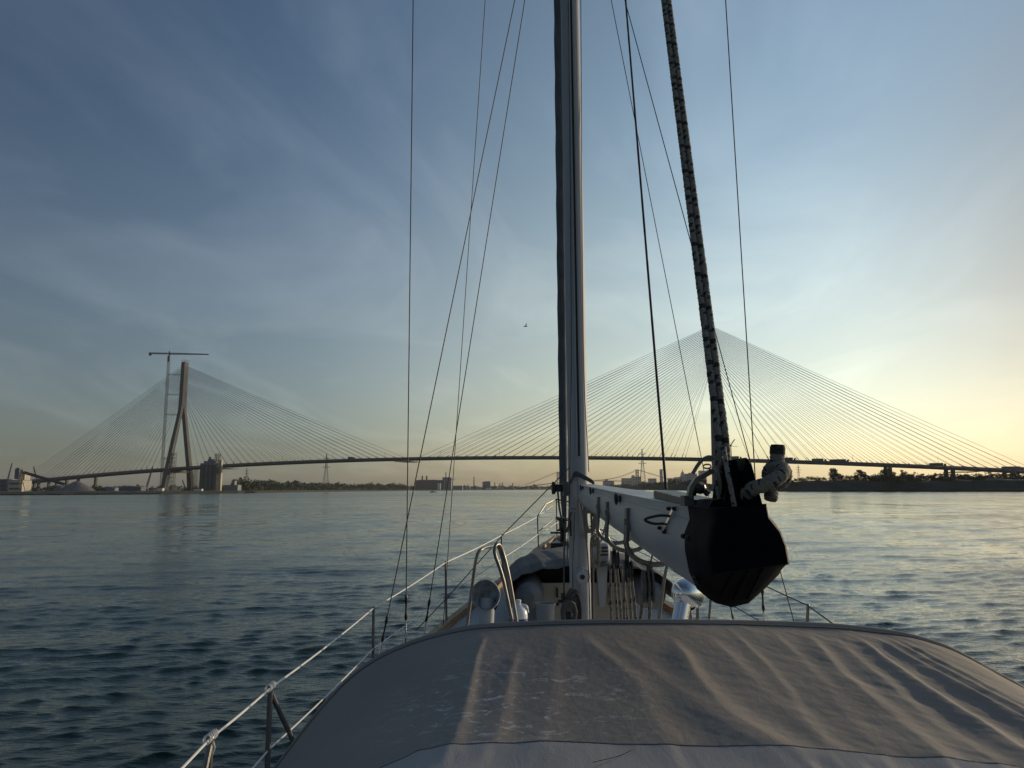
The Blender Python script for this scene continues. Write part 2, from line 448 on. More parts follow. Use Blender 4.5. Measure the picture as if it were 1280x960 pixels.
spots = [  # px, pixel top, pixel width, kind, label
    (1043, 585, 15, 'full', 'tall ragged tree, leftmost of the trees on the right bank'),
    (1053, 592, 7, 'thin', 'small thin tree just right of the leftmost tall bank tree'),
    (1060, 594, 8, 'thin', 'tiny wispy tree standing alone between two tall bank trees'),
    (1077, 587, 18, 'full', 'round bushy tree, second tall one from the left on the right bank'),
    (1109, 586, 26, 'broad', 'broad dome shaped tree, widest on the right bank'),
    (1131, 587, 12, 'thin', 'open branched tree right of the broad dome shaped tree'),
    (1140, 593, 14, 'full', None), (1152, 592, 15, 'thin', 'sparse rounded tree left of the twin bridge piers'),
    (1166, 594, 14, 'full', None), (1178, 595, 13, 'full', None),
    (1193, 585, 12, 'bare', 'nearly bare tall tree right of the first pair of bridge piers'),
    (1207, 591, 20, 'broad', None), (1224, 593, 16, 'full', None), (1237, 592, 18, 'broad', None),
    (1250, 595, 14, 'full', None), (1263, 594, 16, 'full', None), (1275, 593, 16, 'broad', None), (1290, 592, 18, 'full', None),
    (1310, 590, 20, 'broad', None), (1335, 592, 20, 'full', None),
    (1100, 598, 14, 'full', None), (1125, 598, 14, 'full', None), (1146, 599, 16, 'broad', None), (1188, 597, 16, 'broad', None), (1214, 598, 18, 'full', None),
]
for k, (px, yt, wpx, kind, lab) in enumerate(spots):
    d = (640 if px < 1130 else 590) + rng.uniform(-10, 25)
    base = 8.0
    h = Z(px, yt + (2.5 if px > 1200 else 0), d) - base + .4; w = wpx * d / FPX
    if kind not in pro:
        spec = dict(full=(12, 13, 26, 90, False, M['leaf']), thin=(12, 10, 20, 40, True, M['leaf_olive']),
                    broad=(12, 17, 40, 90, False, M['leaf']), bare=(12, 9, 14, 12, True, M['leaf_olive']))[kind]
        pro[kind] = (tree_proto('tree', spec[0], spec[1], spec[2], spec[3], spec[4], spec[5], None, 'tree', TG, T0), spec, 0)
        t = pro[kind][0]
    else:
        t = copy_tree(pro[kind][0])
    sp = pro[kind][1]
    t['label'] = lab or full_lab
    place(t, px, d, (w / sp[1], w / sp[1], h / sp[0]), base, k * 1.7)

def wood(name, pts, n, hmin, hmax, back, m, size=1.0):
    """a far wood that reads as one mass: pts (px, distance)"""
    b = MB(); tot = len(pts) - 1
    for i in range(n):
        u = i / n * tot; k = min(int(u), tot - 1); t = u - k
        px = pts[k][0] + (pts[k + 1][0] - pts[k][0]) * t; d = pts[k][1] + (pts[k + 1][1] - pts[k][1]) * t + rng.uniform(8, back)
        base = pts[k][2] if len(pts[k]) > 2 else 3.0
        h = rng.uniform(hmin, hmax) * (1.25 if rng.random() < .1 else 1)
        x = X(px, d)
        b.tube([(x, d, base - .5), (x, d, base + h * .6)], [h * .03, h * .015], 4)
        for q in range(5):
            leaf_cloud(b, (x + rng.uniform(-.3, .3) * h, d + rng.uniform(-.3, .3) * h, base + h * (rng.uniform(.3, .82) if q else .12)), h * rng.uniform(.2, .34), 15, h * .075 * size)
    return tag(b.build(name, m), kind='stuff')
wood('left_bank_wood', [(292, 1240), (330, 1340), (400, 1720), (460, 2050), (508, 2400)], 260, 13, 21, 60, M['leaf'])
wood('left_bank_scrub', [(-60, 1110), (60, 1120), (130, 1120), (250, 1270), (300, 1260)], 230, 5, 11, 130, M['leaf'])
wood('distant_wood', [(500, 3000, 3), (560, 3250, 3), (640, 3500, 3), (720, 3650, 3), (800, 3600, 3)], 200, 11, 19, 80, M['leaf'], 1.6)
wood('right_far_wood', [(738, 2640, 3), (800, 1960, 3), (845, 1400, 3), (880, 1000, 6)], 150, 10, 17, 60, M['leaf'], 1.2)
wood('right_bank_wood', [(1092, 665, 8), (1140, 640, 8), (1280, 580, 8), (1420, 555, 8)], 80, 4, 7, 25, M['leaf'])
wood('right_bank_undergrowth', [(985, 725, 8), (1090, 655, 8), (1140, 630, 8), (1280, 565, 7.6), (1420, 540, 7.6)], 230, 3, 7, 16, M['leaf_olive'])

# ------------------------------------------------------------------ cable-stayed bridge
BX, BY = -570.0, 1265.0
AX = Vector((.945, -.328, 0)).normalized(); PERP = Vector((-AX.y, AX.x, 0))   # PERP points away from the camera
SPAN = 887.5
def dz(s): return 50.5 - 4.6e-5 * (s - 441) ** 2
def B(s, w, z): return Vector((BX, BY, 0)) + AX * s + PERP * w + Vector((0, 0, z))
bridge = thing('cable_stayed_bridge', B(SPAN / 2, 0, 0), 'long cable stayed bridge with two tall concrete pylons spanning the river', 'bridge')
ss = np.arange(-620, 1640, 10.0)
b = MB()
b.loft([[B(s, -17, dz(s) - 2.9), B(s, -18.5, dz(s) - 2.6), B(s, -18.5, dz(s) - .35), B(s, 18.5, dz(s) - .35), B(s, 18.5, dz(s) - 2.6), B(s, 17, dz(s) - 2.9), B(s, 16, dz(s) - 1.2), B(s, -16, dz(s) - 1.2)] for s in ss])
b.build('deck', M['deck_steel'], bridge)
for w in (-18.6, 18.6):
    b = MB()
    b.loft([[B(s, w - .2, dz(s) - .3), B(s, w - .2, dz(s) + 1.0), B(s, w + .2, dz(s) + 1.0), B(s, w + .2, dz(s) - .3)] for s in ss])
    for s in np.arange(-615, 1630, 15): b.box(B(s, w, dz(s) + 1.5), (.25, .25, 1.2))
    b.build('parapet', M['grey_steel'], bridge)
def pylon(s, zt=226.0):
    b = MB(); zj = 138.0
    def ring(c, a, e): return [c + AX * i * a + PERP * j * e for i, j in ((-.5, -.5), (.5, -.5), (.5, .5), (-.5, .5))]
    for sg in (-1, 1):
        b.loft([ring(B(s, sg * 31, 1), 8.6, 8), ring(B(s, sg * 24.5, dz(s)), 7.8, 6.8), ring(B(s, sg * 4.4, zj), 6.8, 5.0), ring(B(s, sg * 2.6, zj + 16), 6.8, 5.2)])
    b.loft([ring(B(s, 0, zj + 10), 7.6, 11.0), ring(B(s, 0, zj + 20), 7.6, 10.2), ring(B(s, 0, zt - 3), 7.2, 9.4), ring(B(s, 0, zt), 6.4, 8.0)])
    b.box(B(s, 0, dz(s) - 6), (5, 46, 4), rot=(0, 0, math.atan2(AX.y, AX.x)))
    o = b.build('pylon', M['concrete'], bridge)
    for sg in (-1, 1):
        f = MB(); f.loft([ring(B(s, sg * 31, -3), 20, 20), ring(B(s, sg * 31, 3.2), 20, 20)])
        f.build('footing', M['concrete'], o)
    r = MB()
    cn_ = ((-4, -5), (4, -5), (4, 5), (-4, 5))
    for i, j in cn_: r.tube([B(s, 0, zt) + AX * i + PERP * j, B(s, 0, zt + 3) + AX * i + PERP * j], .2, 4)
    r.tube([B(s, 0, zt + 2.9) + AX * i + PERP * j for i, j in cn_], .2, 4, closed=True)
    r.build('top_railing', M['dark_steel'], o)
    return o
pylon(0); pylon(SPAN, 232.0)
rest = MB(); cnt = 0
for s0 in (0, SPAN):
    for dirn in (-1, 1):
        outer = (s0 == 0 and dirn < 0) or (s0 > 0 and dirn > 0)
        reach = 352 if outer else 425
        for i in range(27):
            t = i / 26
            sd = s0 + dirn * (42 + (reach - 42) * t)
            zp = 154 + 64 * t ** .8
            for w in (-18, 18):
                a = B(s0 + dirn * 4.3, w * .16, zp); e = B(sd, w, dz(sd) + .5)
                mid = (a + e) / 2 - Vector((0, 0, 1.2 * t))
                if w < 0 and i >= 2:
                    c = MB(); c.tube([a, mid, e], .19, 5)
                    c.tube([e + (a - e).normalized() * 5.5, e], .42, 5)
                    c.build('stay_cable', M['cable'], bridge); cnt += 1
                else:
                    rest.tube([a, mid, e], .18, 4); rest.tube([e + (a - e).normalized() * 5.5, e], .42, 4)
o = rest.build('rear_stay_cables', M['cable'], bridge); tag(o, kind='stuff')
for s in (-356, -300, -275, -205, -440, -500, 1090, 1156, 1217, 1280, 1345, 1400):
    b = MB()
    for w in (-18, 18):
        b.box(B(s, w, (dz(s) - 3) / 2), (4.0, 4.0, dz(s) - 2.6), rot=(0, 0, math.atan2(AX.y, AX.x)))
    b.box(B(s, 0, dz(s) - 3.2), (2.6, 34, .8), rot=(0, 0, math.atan2(AX.y, AX.x)))
    b.build('pier', M['concrete'], bridge)
for s, L_ in ((436, 26), (92, 34), (1168, 30)):
    b = MB(); b.box(B(s, 0, dz(s) - 5.2), (L_, 40, .7), rot=(0, 0, math.atan2(AX.y, AX.x)))
    for k in (-.4, -.1, .2, .45):
        for w in (-17, 17): b.tube([B(s + k * L_, w, dz(s) - 5.2), B(s + k * L_, w, dz(s) - 2.5)], .2, 4)
    b.build('inspection_platform', M['dark_steel'], bridge)
for s in np.arange(-330, 1250, 92.0):
    b = MB(); p = B(s, -17.4, dz(s)); b.tube([p, p + Vector((0, 0, 9.5)), p + Vector((0, 0, 10)) + PERP * 2.2], .16, 5)
    b.build('lamp_post', M['dark_steel'], bridge)
# lorries and plant on the deck
RZ = math.atan2(AX.y, AX.x)
def lorry(s, w, L_, label, boxm):
    t = thing('truck', B(s, w, dz(s)), label, 'truck', 'trucks on the bridge deck')
    rot = (0, 0, RZ)
    b = MB(); b.box(B(s - 1.5, w, dz(s) + 2.5), (L_ - 3.5, 2.6, 2.9), rot); b.box(B(s, w, dz(s) + .8), (L_, 1.4, .4), rot); b.build('body', boxm, t)
    b = MB(); b.box(B(s + L_ / 2 - 1.2, w, dz(s) + 1.9), (2.3, 2.5, 2.4), rot); b.build('cab', M['dark_clad'], t)
    b = MB()
    for k in (-.38, -.24, .34):
        for q in (-1.1, 1.1):
            c = B(s + k * L_, w + q, dz(s) + .5); b.lathe(c, PERP, [(.52, -.18), (.52, .18)], 10)
    b.build('wheels', M['rubber'], t)
    return t
for s, w, L_, lab, m in ((345, -12, 13, 'dark truck on the bridge deck left of midspan', 'dark_clad'),
                         (685, -12, 13, 'dark truck on the bridge deck just right of the mast', 'dark_clad'),
                         (703, -12, 16, 'longer dark truck beside another on the deck right of the mast', 'dark_clad'),
                         (912, -12, 16, 'flat grey truck on the deck just right of the right pylon', 'grey_clad'),
                         (975, -12, 20, 'long dark lorry on the deck right of the rope knot', 'dark_clad'),
                         (1012, -12, 17, 'grey lorry on the deck, second one right of the rope knot', 'grey_clad'),
                         (1035, -12, 22, 'long low lorry on the deck above the leftmost tall bank tree', 'dark_clad'),
                         (1142, -12, 18, 'dark lorry on the deck left of the twin piers', 'dark_clad'),
                         (1218, -12, 22, 'long grey lorry on the deck at the far right end', 'grey_clad')):
    lorry(s, w, L_, lab, M[m])

# ------------------------------------------------------------------ cranes, pylons, sheds on the left bank
def lattice(b, p, q, w, r, n, w2=None):
    p, q = Vector(p), Vector(q); t = (q - p).normalized()
    u = t.orthogonal().normalized() if abs(t.z) < .95 else Vector((1, 0, 0)); v = t.cross(u).normalized(); u = v.cross(t)
    w2 = w if w2 is None else w2
    cs = [(-1, -1), (1, -1), (1, 1), (-1, 1)]
    def at(k, i):
        f = k / n; ww = (w + (w2 - w) * f) / 2
        return p.lerp(q, f) + u * cs[i][0] * ww + v * cs[i][1] * ww
    for i in range(4):
        b.tube([at(0, i), at(n, i)], r, 4)
        for k in range(n):
            b.tube([at(k, i), at(k + 1, (i + 1) % 4)], r * .6, 3)
            b.tube([at(k, i), at(k, (i + 1) % 4)], r * .6, 3)
cd = 1262
cb0 = Vector((X(201, cd), cd, 3.0))
tc_ = thing('tower_crane', cb0, 'tall hammerhead tower crane tied to the left bridge pylon', 'crane')
ctop = Z(201, 447, cd)
b = MB(); lattice(b, cb0, cb0 + Vector((0, 0, ctop - 3)), 3.2, .27, 42); b.build('mast', M['grey_steel'], tc_)
jz = Z(211, 442, cd)
cx = cb0 + Vector((0, 0, jz - 3))
b = MB(); lattice(b, cx, P(261, 443, cd), 2.2, .30, 26, .9); b.build('jib', M['grey_steel'], tc_)
b = MB(); lattice(b, cx, P(186, 441.5, cd), 1.8, .30, 9); b.build('counter_jib', M['grey_steel'], tc_)
b = MB(); b.box(P(188, 443, cd), (4.5, 2.4, 4.0)); b.build('counterweight', M['concrete'], tc_)
b = MB(); b.box(cx + Vector((1.8, -2, -2.6)), (2.2, 2, 2.6)); b.box(cx + Vector((0, 0, -9)), (3.6, 3.6, 10)); b.build('cab', M['dark_steel'], tc_)
b = MB(); lattice(b, cx, cx + Vector((0, 0, 5)), 1.6, .3, 3, .3); b.build('apex', M['grey_steel'], tc_)
b = MB()
for py in (468, 493, 518, 573):
    z = Z(210, py, cd); pr = B(0, -3.5 if z > 140 else -3.5 - (140 - z) * .19, z)
    for o_ in (-.8, .8):
        b.tube([Vector((cb0.x, cd, z + o_)), Vector((pr.x - 3, pr.y, z + o_ - .6))], .32, 4)
b.build('wall_tie', M['dark_steel'], tc_)

def boom_crane(px0, py0, px1, py1, d, label, w=1.6):
    base = Vector((X(px0, d), d, 3.2))
    t = thing('crawler_crane', base, label, 'crane', 'boom cranes on the left bank')
    b = MB(); b.box(base + Vector((0, 0, 2.6)), (6, 4, 3)); b.box(base + Vector((-3.5, 0, 2.3)), (2, 3.6, 2.2)); b.build('cab', M['dark_steel'], t)
    b = MB()
    for s in (-1.8, 1.8): b.box(base + Vector((0, s, .5)), (7, 1, 1.1))
    b.build('track', M['rubber'], t)
    b = MB(); lattice(b, P(px0, py0, d), P(px1, py1, d), w, .28, 16, .8); b.build('boom', M['dark_steel'], t)
    b = MB(); b.tube([P(px1, py1, d), P(px1, py1, d) + Vector((0, 0, -9))], .12, 4); b.build('hoist_line', M['dark_steel'], t)
boom_crane(183, 610, 191, 583, 1180, 'crawler crane with dark boom leaning right beside the left pylon', 2.4)
boom_crane(9, 602, 15, 579, 1260, 'crane with thin boom at far left behind the dark tower', 1.6)
boom_crane(46, 600, 42, 583, 1270, 'crane with small boom leaning left beyond the conveyor', 1.4)
boom_crane(232, 611, 228, 600, 1290, 'tiny crane between the legs of the left pylon', 1.0)

# concrete silo with rooftop plant
sd_ = 1190
sl, sr = X(250, sd_), X(275, sd_)
g0 = Vector(((sl + sr) / 2, sd_, 3))
silo = thing('silo', g0, 'big grey concrete silo block with cluttered rooftop beside the left pylon', 'silo')
zt = Z(262, 581, sd_)
b = MB(); n = 4; wv = (sr - sl - 4) / n
for i in range(n):
    for j in range(2):
        b.lathe((sl + wv * (i + .5), sd_ - wv / 2 + j * wv, 3), (0, 0, 1), [(wv * .53, 0), (wv * .53, zt - 3)], 20)
b.build('storage_cell', M['concrete'], silo, smooth=True)
b = MB(); b.box(((sl + sr) / 2 - 3, sd_, zt + 1.2), (sr - sl - 8, 12, 2.6)); b.box((X(263, sd_), sd_, zt + 5.5), (10, 8, 7)); b.box((X(257, sd_), sd_, zt + 4), (7, 7, 4)); b.box((X(261, sd_), sd_, zt + 10.5), (4, 4, 4))
b.build('rooftop_house', M['grey_clad'], silo)
b = MB(); lattice(b, (X(271.5, sd_), sd_ - 5, 3), (X(271.5, sd_), sd_ - 5, Z(271, 567, sd_)), 6, .45, 16); b.build('stair_tower', M['grey_steel'], silo)
b = MB(); b.box((X(273, sd_), sd_ + 4, (Z(271, 575, sd_) + 3) / 2), (5, 6, Z(271, 575, sd_) - 3)); b.build('lift_shaft', M['beige_clad'], silo)

def block(name, px0, px1, ytop, d, deep, m, label, cat, base=3.2, pent=None, group=None, peak=None, chim=(), roofm=None, win=True):
    x0, x1 = X(px0, d), X(px1, d); zt = Z((px0 + px1) / 2, ytop, d); cx_ = (x0 + x1) / 2
    t = thing(name, (cx_, d, base), label, cat, group)
    b = MB(); b.box((cx_, d + deep / 2, (base + zt) / 2), (x1 - x0, deep, zt - base)); b.build('wall', m, t)
    b = MB(); rm = roofm or M['grey_clad']; w = x1 - x0
    if peak:
        b.prism([(x0, d, zt), (x1, d, zt), (cx_, d, zt + peak)], (0, deep, 0))
    else:
        b.box((cx_, d + deep / 2, zt + w * .01 + .25), (w * 1.02, deep * 1.02, .5 + w * .02))
    ro = b.build('roof', rm, t)
    if pent:
        for (a, e, yy) in pent:
            xa, xe = X(a, d), X(e, d); zz = Z(a, yy, d)
            bb = MB(); bb.box(((xa + xe) / 2, d + deep / 2, (zt + zz) / 2 + .3), (xe - xa, deep * .6, max(zz - zt, .5) + .6)); bb.build('roof_house', m, t)
    for (a, yy, r_) in chim:
        bb = MB(); bb.lathe((X(a, d), d + deep / 2, zt), (0, 0, 1), [(r_, 0), (r_ * .8, Z(a, yy, d) - zt)], 10); bb.build('chimney', M['brick'], ro)
    if win:
        hgt = zt - base; nf = max(1, min(6, int(hgt / 6)))
        for k in range(nf):
            bb = MB(); bb.box((cx_, d - .06, base + hgt * (k + .62) / (nf + .15)), (w * .86, .5, hgt / nf * .34)); bb.build('window_band', M['glass_dark'], t)
    return t
block('warehouse', 10, 27, 601, 1110, 22, M['beige_clad'], 'low beige industrial building at the far left shore', 'building', pent=[(19, 27, 591)])
block('tower_building', 16.5, 22, 586, 1180, 12, M['dark_clad'], 'narrow dark tower block rising above the beige shed', 'building', win=False, pent=[(17, 20, 585)])
block('shed', -30, 8, 600, 1130, 30, M['dark_clad'], 'long dark shed cut by the left edge of the picture', 'building')
block('shed', 128, 142, 609.5, 1130, 14, M['grey_clad'], 'low grey shed on the left bank right of the gravel heap', 'building', peak=1.5, win=False)
block('shed', 146, 176, 608.5, 1160, 20, M['dark_clad'], 'long dark low shed midway between gravel heap and pylon', 'building', peak=1.5, win=False)
block('site_cabin', 196, 203, 610.5, 1125, 6, M['white_paint'], 'small white site cabin in front of the left pylon', 'cabin', win=False)
block('site_cabin', 242, 252, 611.5, 1125, 6, M['white_paint'], 'low white cabin on the shore at the foot of the right leg', 'cabin', win=False)
block('mill_building', 279, 297, 607, 1215, 16, M['grey_clad'], 'small grey building with a boxy roof tower right of the silo', 'building', pent=[(288, 292, 601.5)], win=False)
block('shed', 60, 74, 608, 1170, 16, M['dark_clad'], 'dark low shed half hidden behind the gravel heap', 'building', peak=2, win=False)

# scaffold stairs on the pylon legs
for s_, w_, z0, z1, lab in ((7, -20, 3, 68, 'grey scaffold stair tower against the near leg of the left pylon'),
                            (10, 30, 3, 42, 'short scaffold stair tower against the far leg of the left pylon')):
    p = B(s_, w_, z0); t = thing('scaffold_tower', p, lab, 'scaffold')
    b = MB(); lattice(b, p, p + Vector((0, 0, z1 - z0)), 6, .3, 14); b.build('frame', M['grey_steel'], t)
    b = MB()
    for k in range(10): b.box(p + Vector((0, 0, (z1 - z0) * (k + .5) / 10)), (6, 6, .35))
    b.build('platform', M['dark_steel'], t)

# gravel heaps
def heap(px, ytop, wpx, d, label):
    x = X(px, d); r = wpx * d / FPX / 2; h = Z(px, ytop, d) - 2
    b = MB(); rings = []
    for q in range(13):
        f = q / 12; row = []
        for k in range(48):
            a = 2 * math.pi * k / 48
            rad = r * f * (1 + .05 * math.sin(3 * a + px) + rng.uniform(-.025, .025))
            row.append((x + rad * math.cos(a), d + rad * .6 * math.sin(a), 2 + h * (1 - f ** 1.35) * (1 + rng.uniform(-.02, .02))))
        rings.append(row)
    b.loft(rings)
    tag(b.build('gravel_heap', M['gravel'], smooth=True, org=(x, d, 2)), label, 'gravel heap')
heap(95, 601.5, 50, 1050, 'large grey gravel heap on the left shore')
heap(75, 607.5, 24, 1075, 'smaller dark gravel heap left of the large one')
# conveyor
d = 1060
t = thing('conveyor', P(28, 616, d), 'long dark inclined conveyor feeding the gravel heap', 'conveyor')
b = MB(); lattice(b, P(28, 590, d), P(81, 605.5, d), 2.2, .55, 18); b.build('truss', M['dark_steel'], t)
b = MB(); b.tube([P(26, 592, d), P(24, 616, d)], .5, 5); b.tube([P(26, 592, d), P(32, 616, d)], .5, 5); b.tube([P(24, 604, d), P(30, 604, d)], .4, 4); b.build('trestle', M['yellow_steel'], t)
b = MB(); b.box(P(28, 589, d), (4, 3, 4)); b.build('head_house', M['yellow_steel'], t)

# electricity pylons
def power_tower(px, ytop, d, base, label):
    p = Vector((X(px, d), d, base)); h = Z(px, ytop, d) - base
    t = thing('transmission_tower', p, label, 'transmission tower', 'power line towers')
    b = MB(); lattice(b, p, p + Vector((0, 0, h * .55)), h * .17, h * .0042, 6, h * .06); lattice(b, p + Vector((0, 0, h * .55)), p + Vector((0, 0, h)), h * .06, h * .0042, 8, h * .012)
    b.build('mast', M['grey_steel'], t)
    for q, ww in ((.62, .13), (.74, .16), (.86, .12)):
        b = MB()
        for s in (-1, 1):
            b.tube([p + Vector((0, 0, h * q)), p + Vector((s * h * ww * .8, 0, h * (q + .012)))], h * .005, 4)
            b.tube([p + Vector((0, 0, h * (q + .04))), p + Vector((s * h * ww * .8, 0, h * (q + .012)))], h * .003, 4)
        b.build('crossarm', M['grey_steel'], t)
power_tower(407, 567, 1900, 3, 'tall lattice power tower above the wood on the left bank')
power_tower(307.5, 585, 1500, 3, 'shorter lattice power tower right of the silo')
power_tower(804, 561, 2500, 4, 'tall pale lattice power tower behind the bridge right of the mast')
power_tower(999.5, 581, 1500, 9, 'lattice power tower right of the rope knot')

# power station and far shore
pd = 2700
block('power_station', 519, 555, 601, pd, 60, M['brick'], 'long dark brick power station on the far shore', 'power station', base=3, chim=[(526.5, 594.5, 3.2), (532, 594.5, 3.2)], pent=[(522, 545, 600)], win=False)
block('boiler_house', 553, 564, 597, pd + 20, 50, M['grey_clad'], 'tall blue grey boiler house right of the brick power station', 'building', base=3, chim=[(556.5, 590, 2)], pent=[(563, 569.5, 601)], win=False)
block('storage_tank', 547, 550.5, 604, pd - 40, 10, M['white_paint'], 'small pale tank in front of the power station', 'tank', base=3, win=False)
block('factory', 603, 613, 602.5, 3500, 50, M['grey_clad'], 'pale boxy factory alone on the far shore', 'building', base=3, pent=[(605, 612.5, 601.8)], win=False)
block('factory', 566, 578, 607.5, 3100, 40, M['grey_clad'], 'low factory just right of the boiler house', 'building', base=3, win=False)
block('shore_shed', 582, 588, 608.5, 3080, 20, M['beige_clad'], 'pale shed at the water edge on the far shore', 'shed', base=3, win=False, peak=3)
block('shore_shed', 607, 613, 609.8, 3150, 20, M['white_paint'], 'bright white shed at the water edge on the far shore', 'shed', base=3, win=False, peak=2)
for px, yy, lab in ((592.5, 596, 'tallest thin chimney standing alone on the far shore'), (618.5, 603, 'short chimney right of the boxy factory'),
                    (625, 604, 'short chimney, left one of a close pair on the far shore'), (628, 603.5, 'short chimney, right one of a close pair on the far shore'),
                    (641, 604, 'short chimney far right on the far shore left of the mast')):
    d = 3450; b = MB(); h = Z(px, yy, d) - 3; b.lathe((X(px, d), d, 3), (0, 0, 1), [(3.2, 0), (2.2, h), (2.6, h), (2.6, h + 1)], 10)
    tag(b.build('chimney', M['grey_clad'], org=(X(px, d), d, 3)), lab, 'chimney', 'chimneys on the far shore')
# small motor boat
d = 900; p0 = Vector((X(541, d), d, 0))
t = thing('motor_boat', p0, 'small white motor boat on the river before the power station', 'boat')
b = MB(); b.loft([[p0 + Vector((x, y, z)) for (y, z) in ((-w, .9), (-w * .7, -.2), (w * .7, -.2), (w, .9))] for x, w in ((-4, 1.3), (0, 1.5), (3, 1.0), (5, .1))]); b.build('hull', M['white_paint'], t)
b = MB(); b.loft([[p0 + Vector((-2, y, z)) for y, z in ((-1, .9), (-.9, 2.3), (.9, 2.3), (1, .9))], [p0 + Vector((.8, y, z)) for y, z in ((-1, .9), (-.9, 2.3), (.9, 2.3), (1, .9))], [p0 + Vector((2, y, z)) for y, z in ((-.9, .9), (-.8, 1), (.8, 1), (.9, .9))]]); b.build('cabin', M['white_paint'], t)

# far suspension bridge
fd = 4600
fb = thing('suspension_bridge', (X(746, fd), fd, 0), 'distant hazy suspension bridge with twin towers beyond the mast', 'bridge')
dk0, dk1 = P(600, 607, fd + 1500), P(1000, 601.5, fd)
dzf = 46.0
tA, tB = (X(698, fd + 500), fd + 500), (X(797, fd), fd)
ax = Vector((tB[0] - tA[0], tB[1] - tA[1], 0)); L_ = ax.length; ax.normalize(); pr_ = Vector((-ax.y, ax.x, 0))
ztw = Z(797, 587, fd)
b = MB()
def FB(s, w, z): return Vector((tA[0], tA[1], 0)) + ax * s + pr_ * w + Vector((0, 0, z))
def fz(s): return dzf + 9 - 9 * ((s / L_ - .5) * 2) ** 2
sarr = np.linspace(-.55 * L_, 1.6 * L_, 40)
b.loft([[FB(s, -9, fz(s) - 3), FB(s, -9, fz(s) + 1), FB(s, 9, fz(s) + 1), FB(s, 9, fz(s) - 3)] for s in sarr]); b.build('deck', M['grey_steel'], fb)
for s in (0, L_):
    b = MB()
    for w in (-11, 11): b.box(FB(s, w, ztw / 2), (6, 4, ztw))
    for q in (.5, .68, .85, .985): b.box(FB(s, 0, ztw * q), (4, 20, 4))
    for q0, q1 in ((.5, .68), (.68, .85), (.85, .985)):
        b.tube([FB(s, -10, ztw * q0), FB(s, 10, ztw * q1)], 1.2, 4); b.tube([FB(s, 10, ztw * q0), FB(s, -10, ztw * q1)], 1.2, 4)
    b.build('tower', M['grey_steel'], fb)
for w in (-10, 10):
    b = MB()
    b.tube([FB(s, w, fz(s) + 4 + (ztw - fz(s) - 4) * ((s / L_ - .5) * 2) ** 2) for s in np.linspace(0, L_, 30)], .9, 4)
    b.tube([FB(0, w, ztw), FB(-.5 * L_, w, 30)], .9, 4); b.tube([FB(L_, w, ztw), FB(1.5 * L_, w, 30)], .9, 4)
    b.build('main_cable', M['grey_steel'], fb)
b = MB()
for s in np.linspace(0.03 * L_, .97 * L_, 34): b.tube([FB(s, -10, fz(s)), FB(s, -10, fz(s) + 4 + (ztw - fz(s) - 4) * ((s / L_ - .5) * 2) ** 2)], .25, 3)
tag(b.build('hangers', M['grey_steel'], fb), kind='stuff')

# skyline
CG = 'skyline buildings downtown'
ck = 5200
for px0, px1, yt, dd, pent, peak, lab in (
    (754.5, 768, 601.2, -300, [(757, 760.5, 599)], None, 'low hazy block, leftmost of the skyline right of the mast'),
    (778, 791, 598, 0, None, None, 'wide low hazy block left of the far suspension tower'),
    (790.5, 802, 596, 60, [(791, 794, 594)], None, 'stepped hazy block right behind the far suspension tower'),
    (811.5, 821, 598.3, 100, None, None, 'square hazy block right of the pale lattice power tower'),
    (836, 845, 598, 80, None, None, 'low square hazy block right of the slim skyline tower'),
    (844.5, 851, 596.7, 200, None, None, 'hazy block just left of the domed skyscraper'),
    (850.5, 858, 596.5, -1500, [(852, 857, 595.5)], None, 'dark block in front of the domed skyscraper'),
    (858, 872, 592.5, -1400, [(863, 870, 591)], None, 'largest dark block behind the silver bracket of the boom'),
    (875.5, 884, 588.5, 100, None, None, 'tall hazy block right of the dark skyline block'),
    (940, 945, 592, 300, None, None, 'lower hazy block beside the tall one left of the rope knot'),
    (929, 935.5, 583.8, 200, [(930, 934, 583)], None, 'tall rectangular hazy skyscraper left of the rope knot'),
    (921, 929, 597, 200, None, None, 'low hazy block just right of the rope fitting')):
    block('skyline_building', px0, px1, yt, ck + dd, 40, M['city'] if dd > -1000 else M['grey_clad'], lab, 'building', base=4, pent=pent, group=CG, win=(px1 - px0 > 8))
# slim rounded tower and domed skyscraper
d = ck; x = X(827.3, d); t = thing('skyline_tower', (x, d, 4), 'slim rounded hazy skyscraper standing alone in the skyline', 'building', CG)
h = Z(827, 585.8, d)
b = MB(); b.lathe((x, d, 4), (0, 0, 1), [(11, 0), (11.6, h * .5), (11.2, h - 14)], 20); b.build('wall', M['city'], t, smooth=True)
b = MB(); b.prism([(x - 11.2, d - 8, h - 10), (x + 11.2, d - 8, h - 10), (x + 11.2, d - 8, h - 5), (x - 6, d - 8, h - 4)], (0, 16, 0)); b.build('roof', M['city'], t)
d = ck + 100; x = X(854, d); t = thing('skyline_tower', (x, d, 4), 'hazy skyscraper with a pointed dome top', 'building', CG)
h = Z(854, 588, d)
b = MB(); b.box((x, d, 4 + (h - 45) / 2), (34, 34, h - 45)); b.build('wall', M['city'], t)
b = MB(); b.lathe((x, d, h - 42), (0, 0, 1), [(16, 0), (15, 12), (12, 22), (7, 31), (2, 38)], 16); b.build('dome', M['city'], t, smooth=True)
b = MB(); b.lathe((x, d, h - 6), (0, 0, 1), [(2, 0), (.8, 16)], 8); b.build('spire', M['grey_steel'], t)
